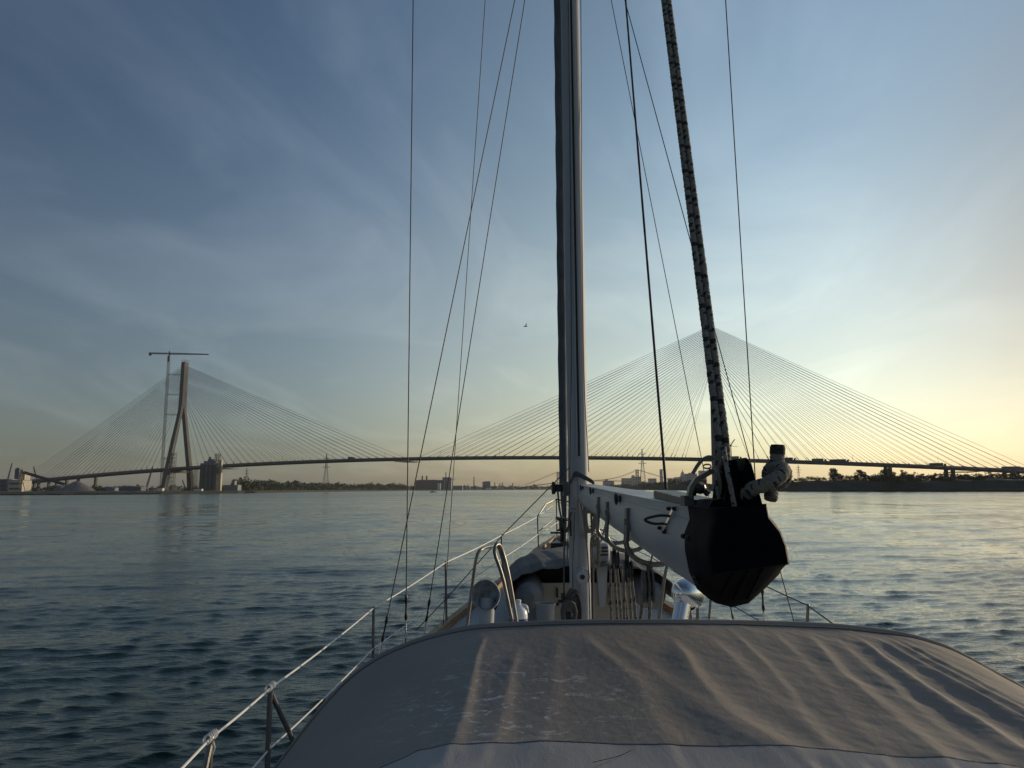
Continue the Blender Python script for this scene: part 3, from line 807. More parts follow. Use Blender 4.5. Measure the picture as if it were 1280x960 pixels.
# small luffing crane beside the right pylon
d = 985; p = Vector((X(915.5, d), d, 9.5)); t = thing('luffing_crane', p, 'small luffing crane just right of the boom ropes', 'crane')
zt = Z(915.5, 558, d)
b = MB(); lattice(b, p, Vector((p.x, d, zt)), 1.6, .22, 18); b.build('mast', M['dark_steel'], t)
b = MB(); b.box((p.x, d, zt + .8), (3, 2, 2)); b.build('cab', M['dark_steel'], t)
b = MB(); lattice(b, (p.x, d, zt + 1), P(918.5, 549, d), .9, .16, 8, .5); b.build('jib', M['dark_steel'], t)
b = MB(); b.tube([(p.x, d, zt + 1), P(922, 558.5, d)], .25, 4); b.tube([(p.x - 1, d, zt + 1), P(912.5, 554, d), P(918, 549.5, d)], .1, 4); b.build('counter_jib', M['dark_steel'], t)
# bird
d = 120; c = P(657, 408, d); b = MB()
b.loft([[c + Vector((x, math.cos(a) * r, math.sin(a) * r)) for a in np.linspace(0, 2 * math.pi, 9)[:-1]] for x, r in ((-.30, .01), (-.2, .05), (0, .085), (.2, .06), (.34, .01))])
b.loft([[c + Vector((-.10, 0, .05)), c + Vector((.13, 0, .05)), c + Vector((.11, 0, .09)), c + Vector((-.08, 0, .09))], [c + Vector((.02, -.2, .28)), c + Vector((.16, -.2, .28)), c + Vector((.15, -.2, .30)), c + Vector((.03, -.2, .30))], [c + Vector((.14, -.3, .52)), c + Vector((.18, -.3, .52)), c + Vector((.18, -.3, .53)), c + Vector((.15, -.3, .53))]])
b.loft([[c + Vector((-.10, 0, .05)), c + Vector((.13, 0, .05)), c + Vector((.11, 0, .09)), c + Vector((-.08, 0, .09))], [c + Vector((-.3, .2, .05)), c + Vector((-.1, .2, .05)), c + Vector((-.1, .2, .08)), c + Vector((-.28, .2, .08))], [c + Vector((-.5, .3, .0)), c + Vector((-.42, .3, .0)), c + Vector((-.42, .3, .02)), c + Vector((-.48, .3, .02))]])
tag(b.build('bird', M['bird'], org=c), 'dark bird flying alone in the sky left of the mast', 'bird')
# ------------------------------------------------------------------ the sailing yacht (camera stands in its cockpit)
def xc(d): return .44 + .025 * d
HB = [(-4, 1.75), (-1, 1.95), (3.6, 2.0), (4.5, 2.03), (6.9, 1.92), (8.8, 1.46), (10.5, .86), (12, .36), (13.0, .04)]
DK = [(-4, -1.86), (4.5, -1.84), (6.9, -1.78), (8.8, -1.58), (10.5, -1.28), (12, -1.0), (13.0, -.88)]
def interp(tab, d):
    return float(np.interp(d, [a for a, _ in tab], [b_ for _, b_ in tab]))
def edge(d, s, dzv=0.0, inset=0.0): return Vector((xc(d) + s * (interp(HB, d) - inset), d, H + interp(DK, d) + dzv))
yacht = thing('sailing_yacht', (xc(5), 5, 0), 'white sailing yacht under the viewer with mast, boom and grey canvas dodger', 'sailboat')
ds = list(np.linspace(-4, 8.8, 20)) + list(np.linspace(9.2, 13.0, 16))
b = MB()
b.loft([[edge(d, -1), Vector((xc(d) - interp(HB, d) * .96, d, .9)), Vector((xc(d) - interp(HB, d) * .75, d, .0)), Vector((xc(d), d, -.7)),
         Vector((xc(d) + interp(HB, d) * .75, d, .0)), Vector((xc(d) + interp(HB, d) * .96, d, .9)), edge(d, 1)] for d in ds], cap=False, closed=False)
b.build('hull', M['gelcoat'], yacht, smooth=True)
b = MB()
b.loft([[edge(d, -1, .004), Vector((xc(d), d, H + interp(DK, d) + .05)), edge(d, 1, .004)] for d in ds], cap=False, closed=False)
b.build('deck', M['nonskid'], yacht)
for s in (-1, 1):
    b = MB(); b.loft([[edge(d, s, .0, .0), edge(d, s, .09, .005), edge(d, s, .09, min(.085, interp(HB, d) * .5)), edge(d, s, .0, min(.09, interp(HB, d) * .55))] for d in ds])
    b.build('toe_rail', M['teak'], yacht)
# coachroof
b = MB()
def cab(d, w, z): return [Vector((xc(d) - w - .12, d, H - 1.86)), Vector((xc(d) - w, d, H + z - .06)), Vector((xc(d) - w + .08, d, H + z)), Vector((xc(d), d, H + z + .05)), Vector((xc(d) + w - .08, d, H + z)), Vector((xc(d) + w, d, H + z - .06)), Vector((xc(d) + w + .12, d, H - 1.86))]
b.loft([cab(2.4, 1.25, -1.22), cab(5, 1.2, -1.3), cab(7.0, 1.0, -1.36), cab(7.7, .85, -1.6), cab(7.8, .8, -1.8)])
b.build('coachroof', M['gelcoat'], yacht)

# lifelines and stanchions
def stanchion(p_top, foot, r=.013, lean=None):
    b = MB(); b.tube([foot, p_top], r, 10); b.ball(p_top, r * 1.25, 5); b.lathe(foot, (0, 0, 1), [(r * 2.4, -.01), (r * 2.2, .03), (r * 1.3, .07)], 12)
    if lean is not None: b.tube([p_top - Vector((0, 0, .02)), lean], r * .9, 8)
    return b.build('stanchion', M['stainless'], yacht, smooth=True)
port_top = [P(225, 970, 3.3), P(263, 923, 3.6), P(338, 860, 4.5), P(467, 760, 6.9), P(557, 703, 8.8), P(627, 669, 10.5), P(672, 645.5, 12.0)]
for i, p in enumerate(port_top):
    if i == 0: continue
    d = p.y; foot = edge(d, -1, .01, .06)
    lean = None
    if i == 2: lean = edge(d + .45, -1, .01, .12) + Vector((.05, 0, 0))
    if i == 1: lean = edge(d - .3, -1, .01, .06)
    if i >= 2: foot.x = p.x + (foot.x - p.x) * .35
    stanchion(p, foot, .016 if i < 3 else .013, lean)
starb_top = [P(1190, 880, 4.6), P(1010, 757, 6.9), P(893, 700, 8.8), P(822, 668, 10.5), P(760, 645, 12.0)]
for i, p in enumerate(starb_top):
    foot = edge(p.y, 1, .01, .06); foot.x = p.x + (foot.x - p.x) * .35
    stanchion(p, foot, .014)
def sag(pts, n=6, k=.012):
    out = []
    for a, e in zip(pts[:-1], pts[1:]):
        for i in range(n):
            t = i / n; q = a.lerp(e, t); q.z -= k * 4 * t * (1 - t) * (e - a).length * .5; out.append(q)
    return out + [pts[-1]]
bowp = Vector((xc(12.9), 12.9, H - .22)); bowp2 = Vector((xc(12.9), 12.9, H - .52))
aft = Vector((port_top[0].x + .02, 2.2, H - 1.22))
def low(p, side):
    f = edge(p.y, side, .01, .06); f.x = p.x + (f.x - p.x) * .35
    return p.lerp(f, .5)
b = MB(); b.tube(sag([aft] + port_top[1:] + [P(691, 631.5, 12.9)]), .0062, 7)
for p in port_top[1:3]: b.ball(p, .016, 5)
ll = b.build('lifeline', M['line_white'], yacht, smooth=True)
b = MB()
for p in port_top[1:3]:
    for k in range(5): b.tube([p + Vector((math.cos(a) * .017, math.sin(a) * .012 + .02 * (k - 2), math.sin(a) * .017 + .006)) for a in np.linspace(0, 6.28, 11)[:-1]], .0045, 5, closed=True)
    b.tube([p + Vector((0, .02, 0)), p + Vector((.012, .03, -.05)), p + Vector((.006, .02, -.08))], .004, 5)
b.build('lashing', M['line_white'], ll, smooth=True)
b = MB(); b.tube(sag([low(p, -1) for p in port_top[1:]] + [P(697, 653, 12.9)]), .0055, 7); b.build('lifeline', M['line_white'], yacht, smooth=True)
b = MB(); b.tube(sag([Vector((xc(2) + 2, 2.2, H - 1.2))] + starb_top + [bowp]), .0062, 7); b.build('lifeline', M['rope_dark'], yacht, smooth=True)
b = MB(); b.tube(sag([low(p, 1) for p in starb_top] + [bowp2]), .0055, 7); b.build('lifeline', M['rope_dark'], yacht, smooth=True)
# pulpit
pl, pr = port_top[-1], starb_top[-1]
b = MB(); pt = Vector((xc(12.95), 12.95, H - .18))
b.tube([pl, pl.lerp(pt, .6) + Vector((-.06, 0, .03)), pt, pr.lerp(pt, .6) + Vector((.06, 0, .03)), pr], .014, 8)
b.tube([pt, Vector((xc(12.9), 12.9, H - .86))], .013, 8); b.tube([pl - Vector((0, 0, .25)), pt - Vector((0, 0, .3)), pr - Vector((0, 0, .25))], .012, 8)
b.build('pulpit', M['stainless'], yacht, smooth=True)

# mast
MD = 6.9; mx = X(723, MD)
mb_ = Vector((mx, MD, 0))
def mast_ring(z):
    out = []
    for k in range(28):
        a = 2 * math.pi * k / 28
        sx, sy = math.cos(a), math.sin(a)
        out.append(mb_ + Vector((.094 * math.copysign(abs(sx) ** .8, sx), .115 * math.copysign(abs(sy) ** .8, sy), z)))
    return out
b = MB(); b.loft([mast_ring(z) for z in (H - 1.34, H, H + 3, H + 6, H + 10, H + 14.6)])
mast = b.build('mast', M['mast_alu'], yacht, smooth=True)
b = MB(); b.box((mx - .017, MD - .120, H + 7.4), (.014, .022, 14.2)); b.box((mx + .017, MD - .120, H + 7.4), (.014, .022, 14.2)); b.build('sail_track', M['mast_alu'], mast)
b = MB(); b.box((mx, MD - .116, H + 7.4), (.019, .012, 14.2)); b.build('track_slot', M['black'], mast)
b = MB(); b.box((mx - .005, MD - .118, H - .55), (.012, .02, 1.4)); b.build('sail_track', M['mast_alu'], mast)
wp = P(727, 720, MD - .13)
b = MB(); b.lathe(wp, (0, -1, 0), [(.075, 0), (.075, .02), (.055, .035), (.052, .07), (.03, .08)], 22); b.build('winch_plate', M['mast_alu'], mast, smooth=True)
b = MB(); b.lathe(wp + Vector((0, -.075, 0)), (0, -1, 0), [(.022, 0), (.022, .012)], 12); b.build('socket', M['black'], mast)
p = P(698, 610, MD - .02)
b = MB(); b.lathe(p + Vector((.10, 0, 0)), (-1, 0, 0), [(.055, .0), (.055, .05), (.035, .06), (.036, .12), (.058, .135), (.058, .16), (.02, .165)], 18); b.build('halyard_winch', M['black'], mast, smooth=True)
b = MB(); b.box(P(707, 611, MD - .04), (.05, .09, .13)); b.box(P(707, 604, MD - .08), (.06, .02, .02)); b.build('winch_pad', M['stainless'], mast)
for (px, py) in ((713, 660), (733, 668)):
    p = P(px, py, MD - .13); b = MB(); b.box(p, (.02, .03, .05)); b.tube([p + Vector((0, -.03, -.07)), p + Vector((0, -.035, .07))], .009, 6); b.build('cleat', M['black'], mast)
# spreaders (above the picture) so the shrouds have somewhere to go
for s, z in ((-1, 6.2), (1, 6.2), (-1, 10.6), (1, 10.6)):
    b = MB(); e = Vector((mx + s * (1.0 if z < 7 else .8), MD - .1, H + z + .08)); b.tube([Vector((mx, MD, H + z)), e], [.04, .022], 10); b.build('spreader', M['mast_alu'], mast, smooth=True)

# furled staysail and drum
f0, f1 = P(705, 646, 12.3), P(698, 0, 9.85)
b = MB(); n = 60; pts = [f0 + (f1 - f0) * (-.0 + 2.0 * i / n) for i in range(n + 1)]
rad = [min(.068, .03 + .035 * i / 2) * (1 + .07 * math.sin(i * 2.1)) for i in range(n + 1)]
b.tube(pts, rad, 14); b.build('furled_sail', M['sailcover'], yacht, smooth=True)
b = MB(); dct = P(704, 656, 12.35); b.lathe(dct + Vector((0, 0, -.1)), (0, 0, 1), [(.10, 0), (.105, .02), (.07, .04), (.07, .16), (.10, .18), (.10, .21), (.03, .22)], 18); b.tube([dct + Vector((0, 0, -.1)), dct + Vector((0, .25, -.42))], .05, 8); b.build('furling_drum', M['black'], yacht)
b = MB(); b.tube([P(688, 666, 12.2), P(704, 666, 12.2)], .016, 6); b.box(P(697, 683, 12.1), (.22, .2, .12)); b.build('windlass', M['black'], yacht)

# boom
fr_px = [(866, 633), (868.5, 650), (862, 667), (862.5, 690), (868, 718), (878, 740), (895, 754), (915, 759), (936, 754), (956, 736), (974, 718), (982, 696), (977, 670), (966, 650), (957, 643), (953, 631)]
af_px = [(894, 635.5), (895.5, 651), (891, 662), (888, 690), (890, 705), (893, 718), (906, 716.5), (921, 714.5), (936, 712.5), (953, 710), (970, 707.5), (987, 705), (983, 682), (976, 664), (961, 645), (958, 629.5)]
FD, AD = 1.68, 1.52
ring_f = [P(px, py, FD) for px, py in fr_px]; ring_a = [P(px, py, AD) for px, py in af_px]
cf = sum(ring_f, Vector()) / len(ring_f)
mc = P(733, 618.5, 6.72)
def bsec(t, k=.965):
    c = cf.lerp(mc, t); sc_ = k * (1 - .1 * t)
    return [c + Vector(((p - cf).x * sc_, 0, (p - cf).z * sc_)) for p in ring_f]
b = MB(); b.loft([bsec(t) for t in (.004, .03, .25, .5, .75, 1)])
boom = b.build('boom', M['boom_alu'], yacht, smooth=True)
def on_boom(t, i, f=0.0, k=.965, out=0.0):
    s_ = bsec(t, k); p = s_[i].lerp(s_[(i + 1) % 16], f)
    c = cf.lerp(mc, t); n_ = Vector((p.x - c.x, 0, p.z - c.z)).normalized()
    return p + n_ * out
# ridges along the side
for i, f in ((0, .9), (2, .6)):
    b = MB(); b.tube([on_boom(t, i, f, .965, -.0015) for t in np.linspace(.01, 1, 12)], .0035, 6); b.build('edge_moulding', M['boom_alu'], boom)
cap_loft = []
for t in (0, .25, .8, 1.0):
    cap_loft.append([a.lerp(c_, t) for a, c_ in zip(ring_f, ring_a)])
cx_a = sum(ring_a, Vector()) / 16
b = MB()
back = [p + Vector((0, .05, 0)) for p in ring_f]
b.loft([back] + cap_loft + [[cx_a + (p - cx_a) * .94 + Vector((0, -.006, 0)) for p in ring_a]])
cap = b.build('end_cap', M['navy'], boom, smooth=True)
b = MB()
for f in (.24, .44, .64):
    a_ = P(893 + 94 * f, 716 - 11 * f, AD + .005); e_ = P(880 + 80 * f, 752 + 6 * math.sin(f * 3.14), FD - .03)
    b.tube([a_ + Vector((0, 0, -.004)), a_.lerp(e_, .4) + Vector((0, .002, -.002)), a_.lerp(e_, .8) + Vector((0, .006, 0))], .003, 6)
b.build('moulded_rib', M['navy'], cap, smooth=True)
# cap top fitting: two cheeks with the rope between
for poly, dd, th in ((((889, 633), (895, 590), (899, 577), (904, 577), (908, 600), (911, 634)), 1.66, .10),
                     (((914, 634), (913, 590), (917, 574), (923, 583), (929, 603), (936, 632)), 1.64, .09)):
    b = MB(); b.prism([P(px, py, dd) for px, py in poly], (0, -th, 0)); b.build('sheave_cheek', M['navy'], boom)
b = MB(); b.prism([P(868, 634, 1.7), P(874, 624, 1.7), P(893, 622, 1.7), P(893, 636, 1.7)], (0, -.12, 0)); b.build('fitting_base', M['navy'], boom)
b = MB(); q = P(912, 605, 1.6); b.lathe(q + Vector((-.025, 0, 0)), (1, 0, 0), [(.028, 0), (.02, .012), (.02, .038), (.028, .05)], 20); b.build('sheave', M['black'], boom, smooth=True)
# track slab and car
b = MB(); s0, s1 = P(817, 617, 2.45), P(862, 629, 1.76)
b.loft([[s0 + Vector((0, 0, -.012)), s0 + Vector((0, 0, .010)), s0 + Vector((.07, 0, .010)), s0 + Vector((.07, 0, -.012))], [s1 + Vector((0, 0, -.014)), s1 + Vector((0, 0, .008)), s1 + Vector((.07, 0, .008)), s1 + Vector((.07, 0, -.014))]])
b.build('track', M['black'], boom)
b = MB(); b.box(P(859, 626, 1.72), (.022, .04, .024)); b.build('track_stop', M['grey_steel'], boom)
b = MB()
pts = [P(861, 622, 1.70), P(863, 611, 1.70), P(870, 600, 1.69), P(880, 594, 1.68), P(891, 588, 1.66)]
b.loft([[p + Vector((-.004, .010, .004)), p + Vector((.004, .010, -.004)), p + Vector((.004, -.010, -.004)), p + Vector((-.004, -.010, .004))] for p in pts])
b.build('silver_bracket', M['stainless'], boom, smooth=True)
b = MB(); b.ball(P(875, 610, 1.69), (.014, .02, .014), 6); b.tube([P(866, 618, 1.7), P(873, 606, 1.69), P(886, 618, 1.68)], .008, 6); b.build('shackle_block', M['black'], boom)
b = MB(); b.tube([P(884 + 5 * math.cos(a), 583 + 2.6 * math.sin(a), 1.67) for a in np.linspace(0, 6.28, 17)[:-1]], .0018, 6, closed=True); b.build('ring', M['stainless'], boom)
def rope(b, pts, r, n=12, seg=.006, fleck=True, period=9, fuzz=.06, bold=0):
    pts = [Vector(p) for p in pts]; out = [pts[0]]
    for a, e in zip(pts[:-1], pts[1:]):
        k = max(1, int((e - a).length / seg))
        for i in range(1, k + 1): out.append(a.lerp(e, i / k))
    N = len(out)
    rad = [r * (1 + rng.uniform(-fuzz, fuzz)) for _ in range(N)]
    def mf(i, k):
        if not fleck: return 0
        ph = (i % period); kk = (k - i // 2) % n
        if bold:
            return 1 if (ph < 4 and kk < n // 2) or (4 <= ph < 7 and n // 2 + 1 <= kk < n // 2 + n // 4 + 1) else 0
        if ph == 0: return 1 if kk % (n // 2) < n // 4 else 0
        if ph == 1: return 1 if kk % (n // 2) in (0, 1) else 0
        if ph == period // 2: return 1 if (kk + 3) % (n // 2) < 2 else 0
        return 0
    b.tube(out, rad, n, mfun=mf, rfun=(lambda i, k: 1 + .05 * math.cos(4 * math.pi * 2 * k / n + i * 1.3)) if n >= 12 else None)
def smooth_pts(pts, n=8):
    pts = [Vector(p) for p in pts]; P_ = [pts[0] * 2 - pts[1]] + pts + [pts[-1] * 2 - pts[-2]]; out = []
    for i in range(1, len(P_) - 2):
        a, b_, c, d = P_[i - 1], P_[i], P_[i + 1], P_[i + 2]
        for k in range(n):
            t = k / n
            out.append(.5 * ((2 * b_) + (c - a) * t + (2 * a - 5 * b_ + 4 * c - d) * t * t + (3 * b_ - a - 3 * c + d) * t ** 3))
    return out + [pts[-1]]
ROPE = [M['rope'], M['rope_fleck']]
# tan pennant loop
b = MB(); rope(b, smooth_pts([P(866, 592, 1.70), P(872, 582, 1.70), P(878, 575, 1.69), P(886, 571.5, 1.67), P(895, 573, 1.66)]), .0045, 8, fleck=False); b.build('pennant', ROPE, boom, smooth=True)
# the doubled topping lift
ROPES_TOP = (P(829.5, 0, 2.2), P(836, 0, 2.2))
for (p0, p1) in ((P(900.0, 628, 1.60), ROPES_TOP[0]), (P(913.5, 628, 1.585), ROPES_TOP[1])):
    pk = P(898 if p1 is ROPES_TOP[0] else 906.5, 545, 1.625)
    b = MB(); topv = pk + (p1 - pk) * 4.2
    b_pts = [p0, p0.lerp(pk, .5), pk] + [pk + (p1 - pk) * t for t in np.linspace(.1, 1.25, 12)]
    rope(b, b_pts, .0082, 14, .0032, True, 10, .09, 1)
    b.tube([b_pts[-1], topv], .0084, 8)
    b.build('topping_lift', ROPE, yacht, smooth=True)
b = MB(); rope(b, smooth_pts([P(905, 560, 1.60), P(909, 588, 1.553), P(914, 612, 1.538), P(918, 633, 1.535)]), .0052, 12, .0032, True, 9, .07); b.build('topping_lift', ROPE, yacht, smooth=True)
# folding step, bolts and small eyes on the side of the boom
def side_t(px):  # boom parameter whose left side falls at pixel px
    lo, hi = 0.0, 1.0
    for _ in range(40):
        m_ = (lo + hi) / 2; p = on_boom(m_, 3); 
        q = 640 + FPX * p.x / p.y
        if q > px: lo = m_
        else: hi = m_
    return lo
def at_side(px, py, out=0.0):
    t = side_t(px); best = None
    for i in range(0, 7):
        for f in np.linspace(0, 1, 9):
            p = on_boom(t, i, f, .965, out); v = CAM_M.transposed() @ (p - Vector((0, 0, H)))
            yy = 480 - v.y / -v.z * FPX
            if best is None or abs(yy - py) < best[0]: best = (abs(yy - py), p)
    return best[1]
a0, a1 = at_side(835, 635, .004), at_side(827, 664, .004)
b = MB(); b.loft([[a0 + Vector((0, y, 0)), a0 + Vector((-.004, y, 0)), a1 + Vector((-.004, y, 0)), a1 + Vector((0, y, 0))] for y in (-.012, .012)]); st = b.build('step_plate', M['chrome'], boom)
b = MB(); m0, m1 = at_side(831, 644, .006), at_side(828, 655, .006); o_ = Vector((-.045, .03, .0))
b.tube(smooth_pts([m0, m0 + o_ * .6, (m0 + m1) / 2 + o_ * 1.15, m1 + o_ * .6, m1]), .0038, 8); b.build('step_loop', M['black'], st, smooth=True)
b = MB()
for px, py in ((829, 635), (836, 636), (822, 661), (828, 664)): b.lathe(at_side(px, py, .0), (-1, 0, 0), [(.0055, 0), (.005, .009), (.002, .011)], 10)
b.build('bolt_heads', M['black'], st)
for px, py in ((851, 671), (857, 673), (858, 721), (864, 727)):
    b = MB(); c = at_side(px, py); b.lathe(c, (-1, 0, 0), [(.006, 0), (.006, .006), (.003, .010)], 10); b.build('bolt', M['black'], boom)
for px, py, sc_ in ((770, 624, 1), (738, 613.5, .9), (726, 609.5, .8)):
    b = MB(); c = at_side(px, py); b.box(c, (.02, .05 * sc_, .03 * sc_)); b.tube([c + Vector((-.02, math.cos(a) * .022, math.sin(a) * .022)) for a in np.linspace(0, 6.28, 13)[:-1]], .005, 6, closed=True); b.build('eye_strap', M['black'], boom)
# bails under the boom with tackle
def bail(px, py, ybot, label=None):
    t = side_t(px); p = at_side(px, py, .006); c = cf.lerp(mc, t); q = Vector((2 * c.x - p.x, p.y, p.z))
    zb = Z(px, ybot, p.y)
    pts = [p]
    for a in np.linspace(math.pi, 2 * math.pi, 15):
        pts.append(Vector((c.x + (p.x - c.x) * -1.08 * math.cos(a), p.y + .0, (zb + .085) + .085 * math.sin(a))))
    pts.append(q)
    b = MB(); b.tube(pts, .0105, 10)
    bl = b.build('bail', M['stainless'], boom, smooth=True)
    for e in (p, q):
        b = MB(); b.box(e + Vector((0, 0, .01)), (.016, .05, .085)); b.lathe(e, (-1 if e is p else 1, 0, 0), [(.014, 0), (.012, .014)], 10)
        b.build('bail_pad', M['stainless'], bl)
    return Vector((c.x + .0, p.y, zb))
bails = [bail(747, 633, 679), bail(758, 641, 689), bail(783, 652, 706)]
def tackle(top, foot, n, block=1.0, bm='black'):
    t_ = MB(); ax = (foot - top).normalized(); c = top + ax * .075
    for s in (-1, 0, 1): t_.prism([c + Vector((s * .016 - .004, .030 * block * math.cos(a), .048 * block * math.sin(a))) for a in np.linspace(0, 6.28, 13)[:-1]], (.008, 0, 0))
    t_.tube([top + Vector((0, 0, .02)), top - Vector((0, 0, .05))], .012, 8)
    blk = t_.build('block', M[bm], yacht)
    b = MB(); b.lathe(c + Vector((-.022, 0, 0)), (1, 0, 0), [(.022, 0), (.022, .044)], 14); b.build('sheave', M['rope'], blk)
    for k in range(n):
        o1 = Vector((.018 * (k - (n - 1) / 2), .015 * (-1) ** k, 0)); b = MB()
        rope(b, [c + o1 + ax * .03, (c + foot) / 2 + o1 * 1.4, foot + o1 * 1.6], .0068, 8, .010, True, 9)
        b.build('tackle_line', ROPE, yacht, smooth=True)
    b = MB(); fc = foot - ax * .03
    for s in (-1, 0, 1): b.prism([fc + Vector((s * .022 - .005, .035 * math.cos(a), .06 * math.sin(a))) for a in np.linspace(0, 6.28, 13)[:-1]], (.010, 0, 0))
    b.build('block', M['black'], yacht)
tackle(P(768, 683, bails[0].y), P(776, 800, bails[0].y - .1), 4)
tackle(P(784, 694, bails[1].y), P(790, 800, bails[1].y - .1), 3)
tackle(P(812, 708, bails[2].y), P(803, 815, bails[2].y - .1), 2, 1.25, 'rope_dark')


# standing rigging
def wire(p0, d0, p1, d1, ext=1.6, r=.0045, name='shroud', m='wire', turn=None):
    a, e = P(*p0, d0), P(*p1, d1); top = a + (e - a) * ext
    b = MB(); b.tube([a, top], r, 7); o = b.build(name, M[m], yacht, smooth=True)
    if turn:
        ax = (e - a).normalized(); s0_ = (P(*turn, d0) - a).length; b = MB()
        b.lathe(a + ax * s0_, ax, [(r, -.02), (r * 2.6, .0), (r * 2.6, .03), (r * 1.6, .05), (r * 1.6, .13), (r * 2.8, .15), (r * 2.6, .19), (r, .21)], 10)
        b.build('turnbuckle', M['black'], o, smooth=True)
        b = MB(); b.lathe(a + ax * (s0_ - .17), ax, [(r * 1.7, 0), (r * 1.7, .15)], 10); b.build('terminal', M['chrome'], o, smooth=True)
    return o
wire((507, 812), 6.9, (516.5, 0), 7.0, 1.9, .0055, turn=(507, 773))
wire((475, 815), 6.5, (643.5, 0), 6.75, 1.33, .0048, turn=(477, 800))
wire((529, 800), 7.4, (656, 0), 7.1, 1.33, .0048, turn=(532, 775))
wire((554, 782), 8.0, (606.5, 0), 7.2, 1.5, .004)
wire((956, 790), 6.9, (907, 0), 7.0, 1.9, .0055, turn=(955, 762))
wire((996, 790), 6.5, (781, 0), 6.75, 1.33, .0045)
wire((917.5, 780), 7.4, (764, 0), 7.1, 1.33, .004, turn=(917, 772))
b = MB(); a, e = P(832.5, 611, 2.25), P(782, 0, 3.05); rope(b, [a, e + (e - a) * .3], .0042, 8, .03, False); b.build('boom_lift', [M['wire'], M['rope_dark']], yacht, smooth=True)
# sheet from the mast down to the port rail, halyards along the mast
b = MB(); rope(b, [P(712, 584, MD - .1), P(630, 667, 7.4), P(560, 746, 7.6), P(520, 788, 7.6)], .005, 7, .1, False); b.build('sheet', [M['rope_dark']] * 2, yacht, smooth=True)
for pts, r in (([(705.5, 560), (707, 640), (705, 700), (705, 790)], .008), ([(739, 640), (741, 700), (741, 790)], .010), ([(711, 0), (714, 400), (713, 560), (711, 640), (709, 700)], .005), ([(719, 640), (716, 720), (718, 790)], .006), ([(726, 0), (729, 420), (736, 590)], .004),
               ([(697, 613), (700, 640), (708, 665), (714, 640)], .009), ([(723, 622), (728, 640), (735, 700), (738, 790)], .006), ([(745, 640), (746, 680), (748, 700)], .004)):
    b = MB(); rope(b, smooth_pts([P(px, py, MD - .16 - .02 * (px % 3)) for px, py in pts], 6), r, 7, .05, False); b.build('halyard', [M['rope_dark'] if r > .004 else M['wire']] * 2, yacht, smooth=True)
b = MB(); b.box(P(704, 751, MD - .2), (.09, .04, .03)); b.lathe(P(704, 748, MD - .2), (0, 0, 1), [(.02, -.04), (.02, .05)], 8); b.build('line_stopper', M['black'], yacht)

# guard rails beside the mast
def guard(pts, dep, r=.0125):
    b = MB(); b.tube(smooth_pts([P(px, py, d) for (px, py), d in zip(pts, dep)], 8), r, 10); b.build('guard_rail', M['stainless'], yacht, smooth=True)
guard([(583, 790), (590, 735), (596, 696), (603, 686), (613, 683), (621, 682), (626, 692), (636, 735), (646, 790)], [5.6, 5.6, 5.6, 5.65, 5.9, 6.15, 6.2, 6.2, 6.2])
guard([(645, 800), (629, 725), (619, 694), (619, 683), (624, 681), (629, 692), (637, 725), (648, 790)], [5.3, 5.3, 5.3, 5.3, 5.35, 5.4, 5.4, 5.4], .0125)
guard([(822, 790), (828, 740), (833, 711), (838, 702), (846, 702), (852, 714), (862, 760), (866, 790)], [5.6, 5.6, 5.6, 5.65, 5.9, 6.1, 6.2, 6.2])
guard([(870, 790), (872, 760), (866, 720)], [6.3, 6.3, 6.3], .014)

# cowl ventilators
def cowl(mouth, axis, rad, foot, m_out, m_in, label_in):
    ax = Vector(axis).normalized(); b = MB()
    prof = [(rad * 1.03, 0), (rad * 1.06, -.008), (rad * 1.02, -.03), (rad * .97, -.06), (rad * .87, -.095), (rad * .70, -.13), (rad * .45, -.158), (.22 * rad, -.168), (.004, -.172)]
    b.lathe(mouth, ax, prof, 32, cap=False)
    c = mouth - ax * .085
    b.tube([c + Vector((0, 0, -rad * .2)), Vector((foot.x, foot.y, foot.z))], rad * .52, 20, cap=False)
    o = b.build('cowl_vent', m_out, yacht, smooth=True)
    b = MB(); b.lathe(mouth, ax, [(rad * 1.03, .001), (rad * .97, -.012), (rad * .9, -.05), (rad * .7, -.09), (rad * .4, -.115), (.004, -.12)], 32, cap=False); b.build('cowl_mouth', m_in, o, smooth=True)
    u = ax.orthogonal(); b = MB(); q = mouth - ax * .085 + Vector((.03, 0, -.07)); b.lathe(q, ax, [(rad * .42, .012), (rad * .4, .012)], 18); b.build('throat', M['black'], o)
    b = MB(); b.box(foot + Vector((0, .0, -.06)), (.30, .34, .14)); b.build('dorade_box', M['gelcoat'], yacht)
cowl(P(606.5, 744, 5.3), (-.18, -1, .12), .100, P(607, 800, 5.34), M['mast_alu'], M['cowl_in'], '')
cowl(P(862, 741, 5.25), (.62, .78, -.06), .108, P(845, 800, 5.1), M['chrome'], M['chrome'], '')

# gooseneck wrap
b = MB()
for k in range(4):
    rope(b, smooth_pts([P(713 + k, 604 - k * 2, MD - .16 - k * .01), P(719, 595 - k * 1.5, MD - .2), P(728, 597 - k, MD - .24), P(740, 603 - k * .6, MD - .28), P(742, 606, MD - .3)]), .011, 7, .03, False)
tag(b.build('tied_sail_cloth', [M['rope_dark']] * 2, yacht, smooth=True))
b = MB(); b.box(P(716, 618, MD - .13), (.07, .06, .24)); b.build('gooseneck', M['mast_alu'], yacht)

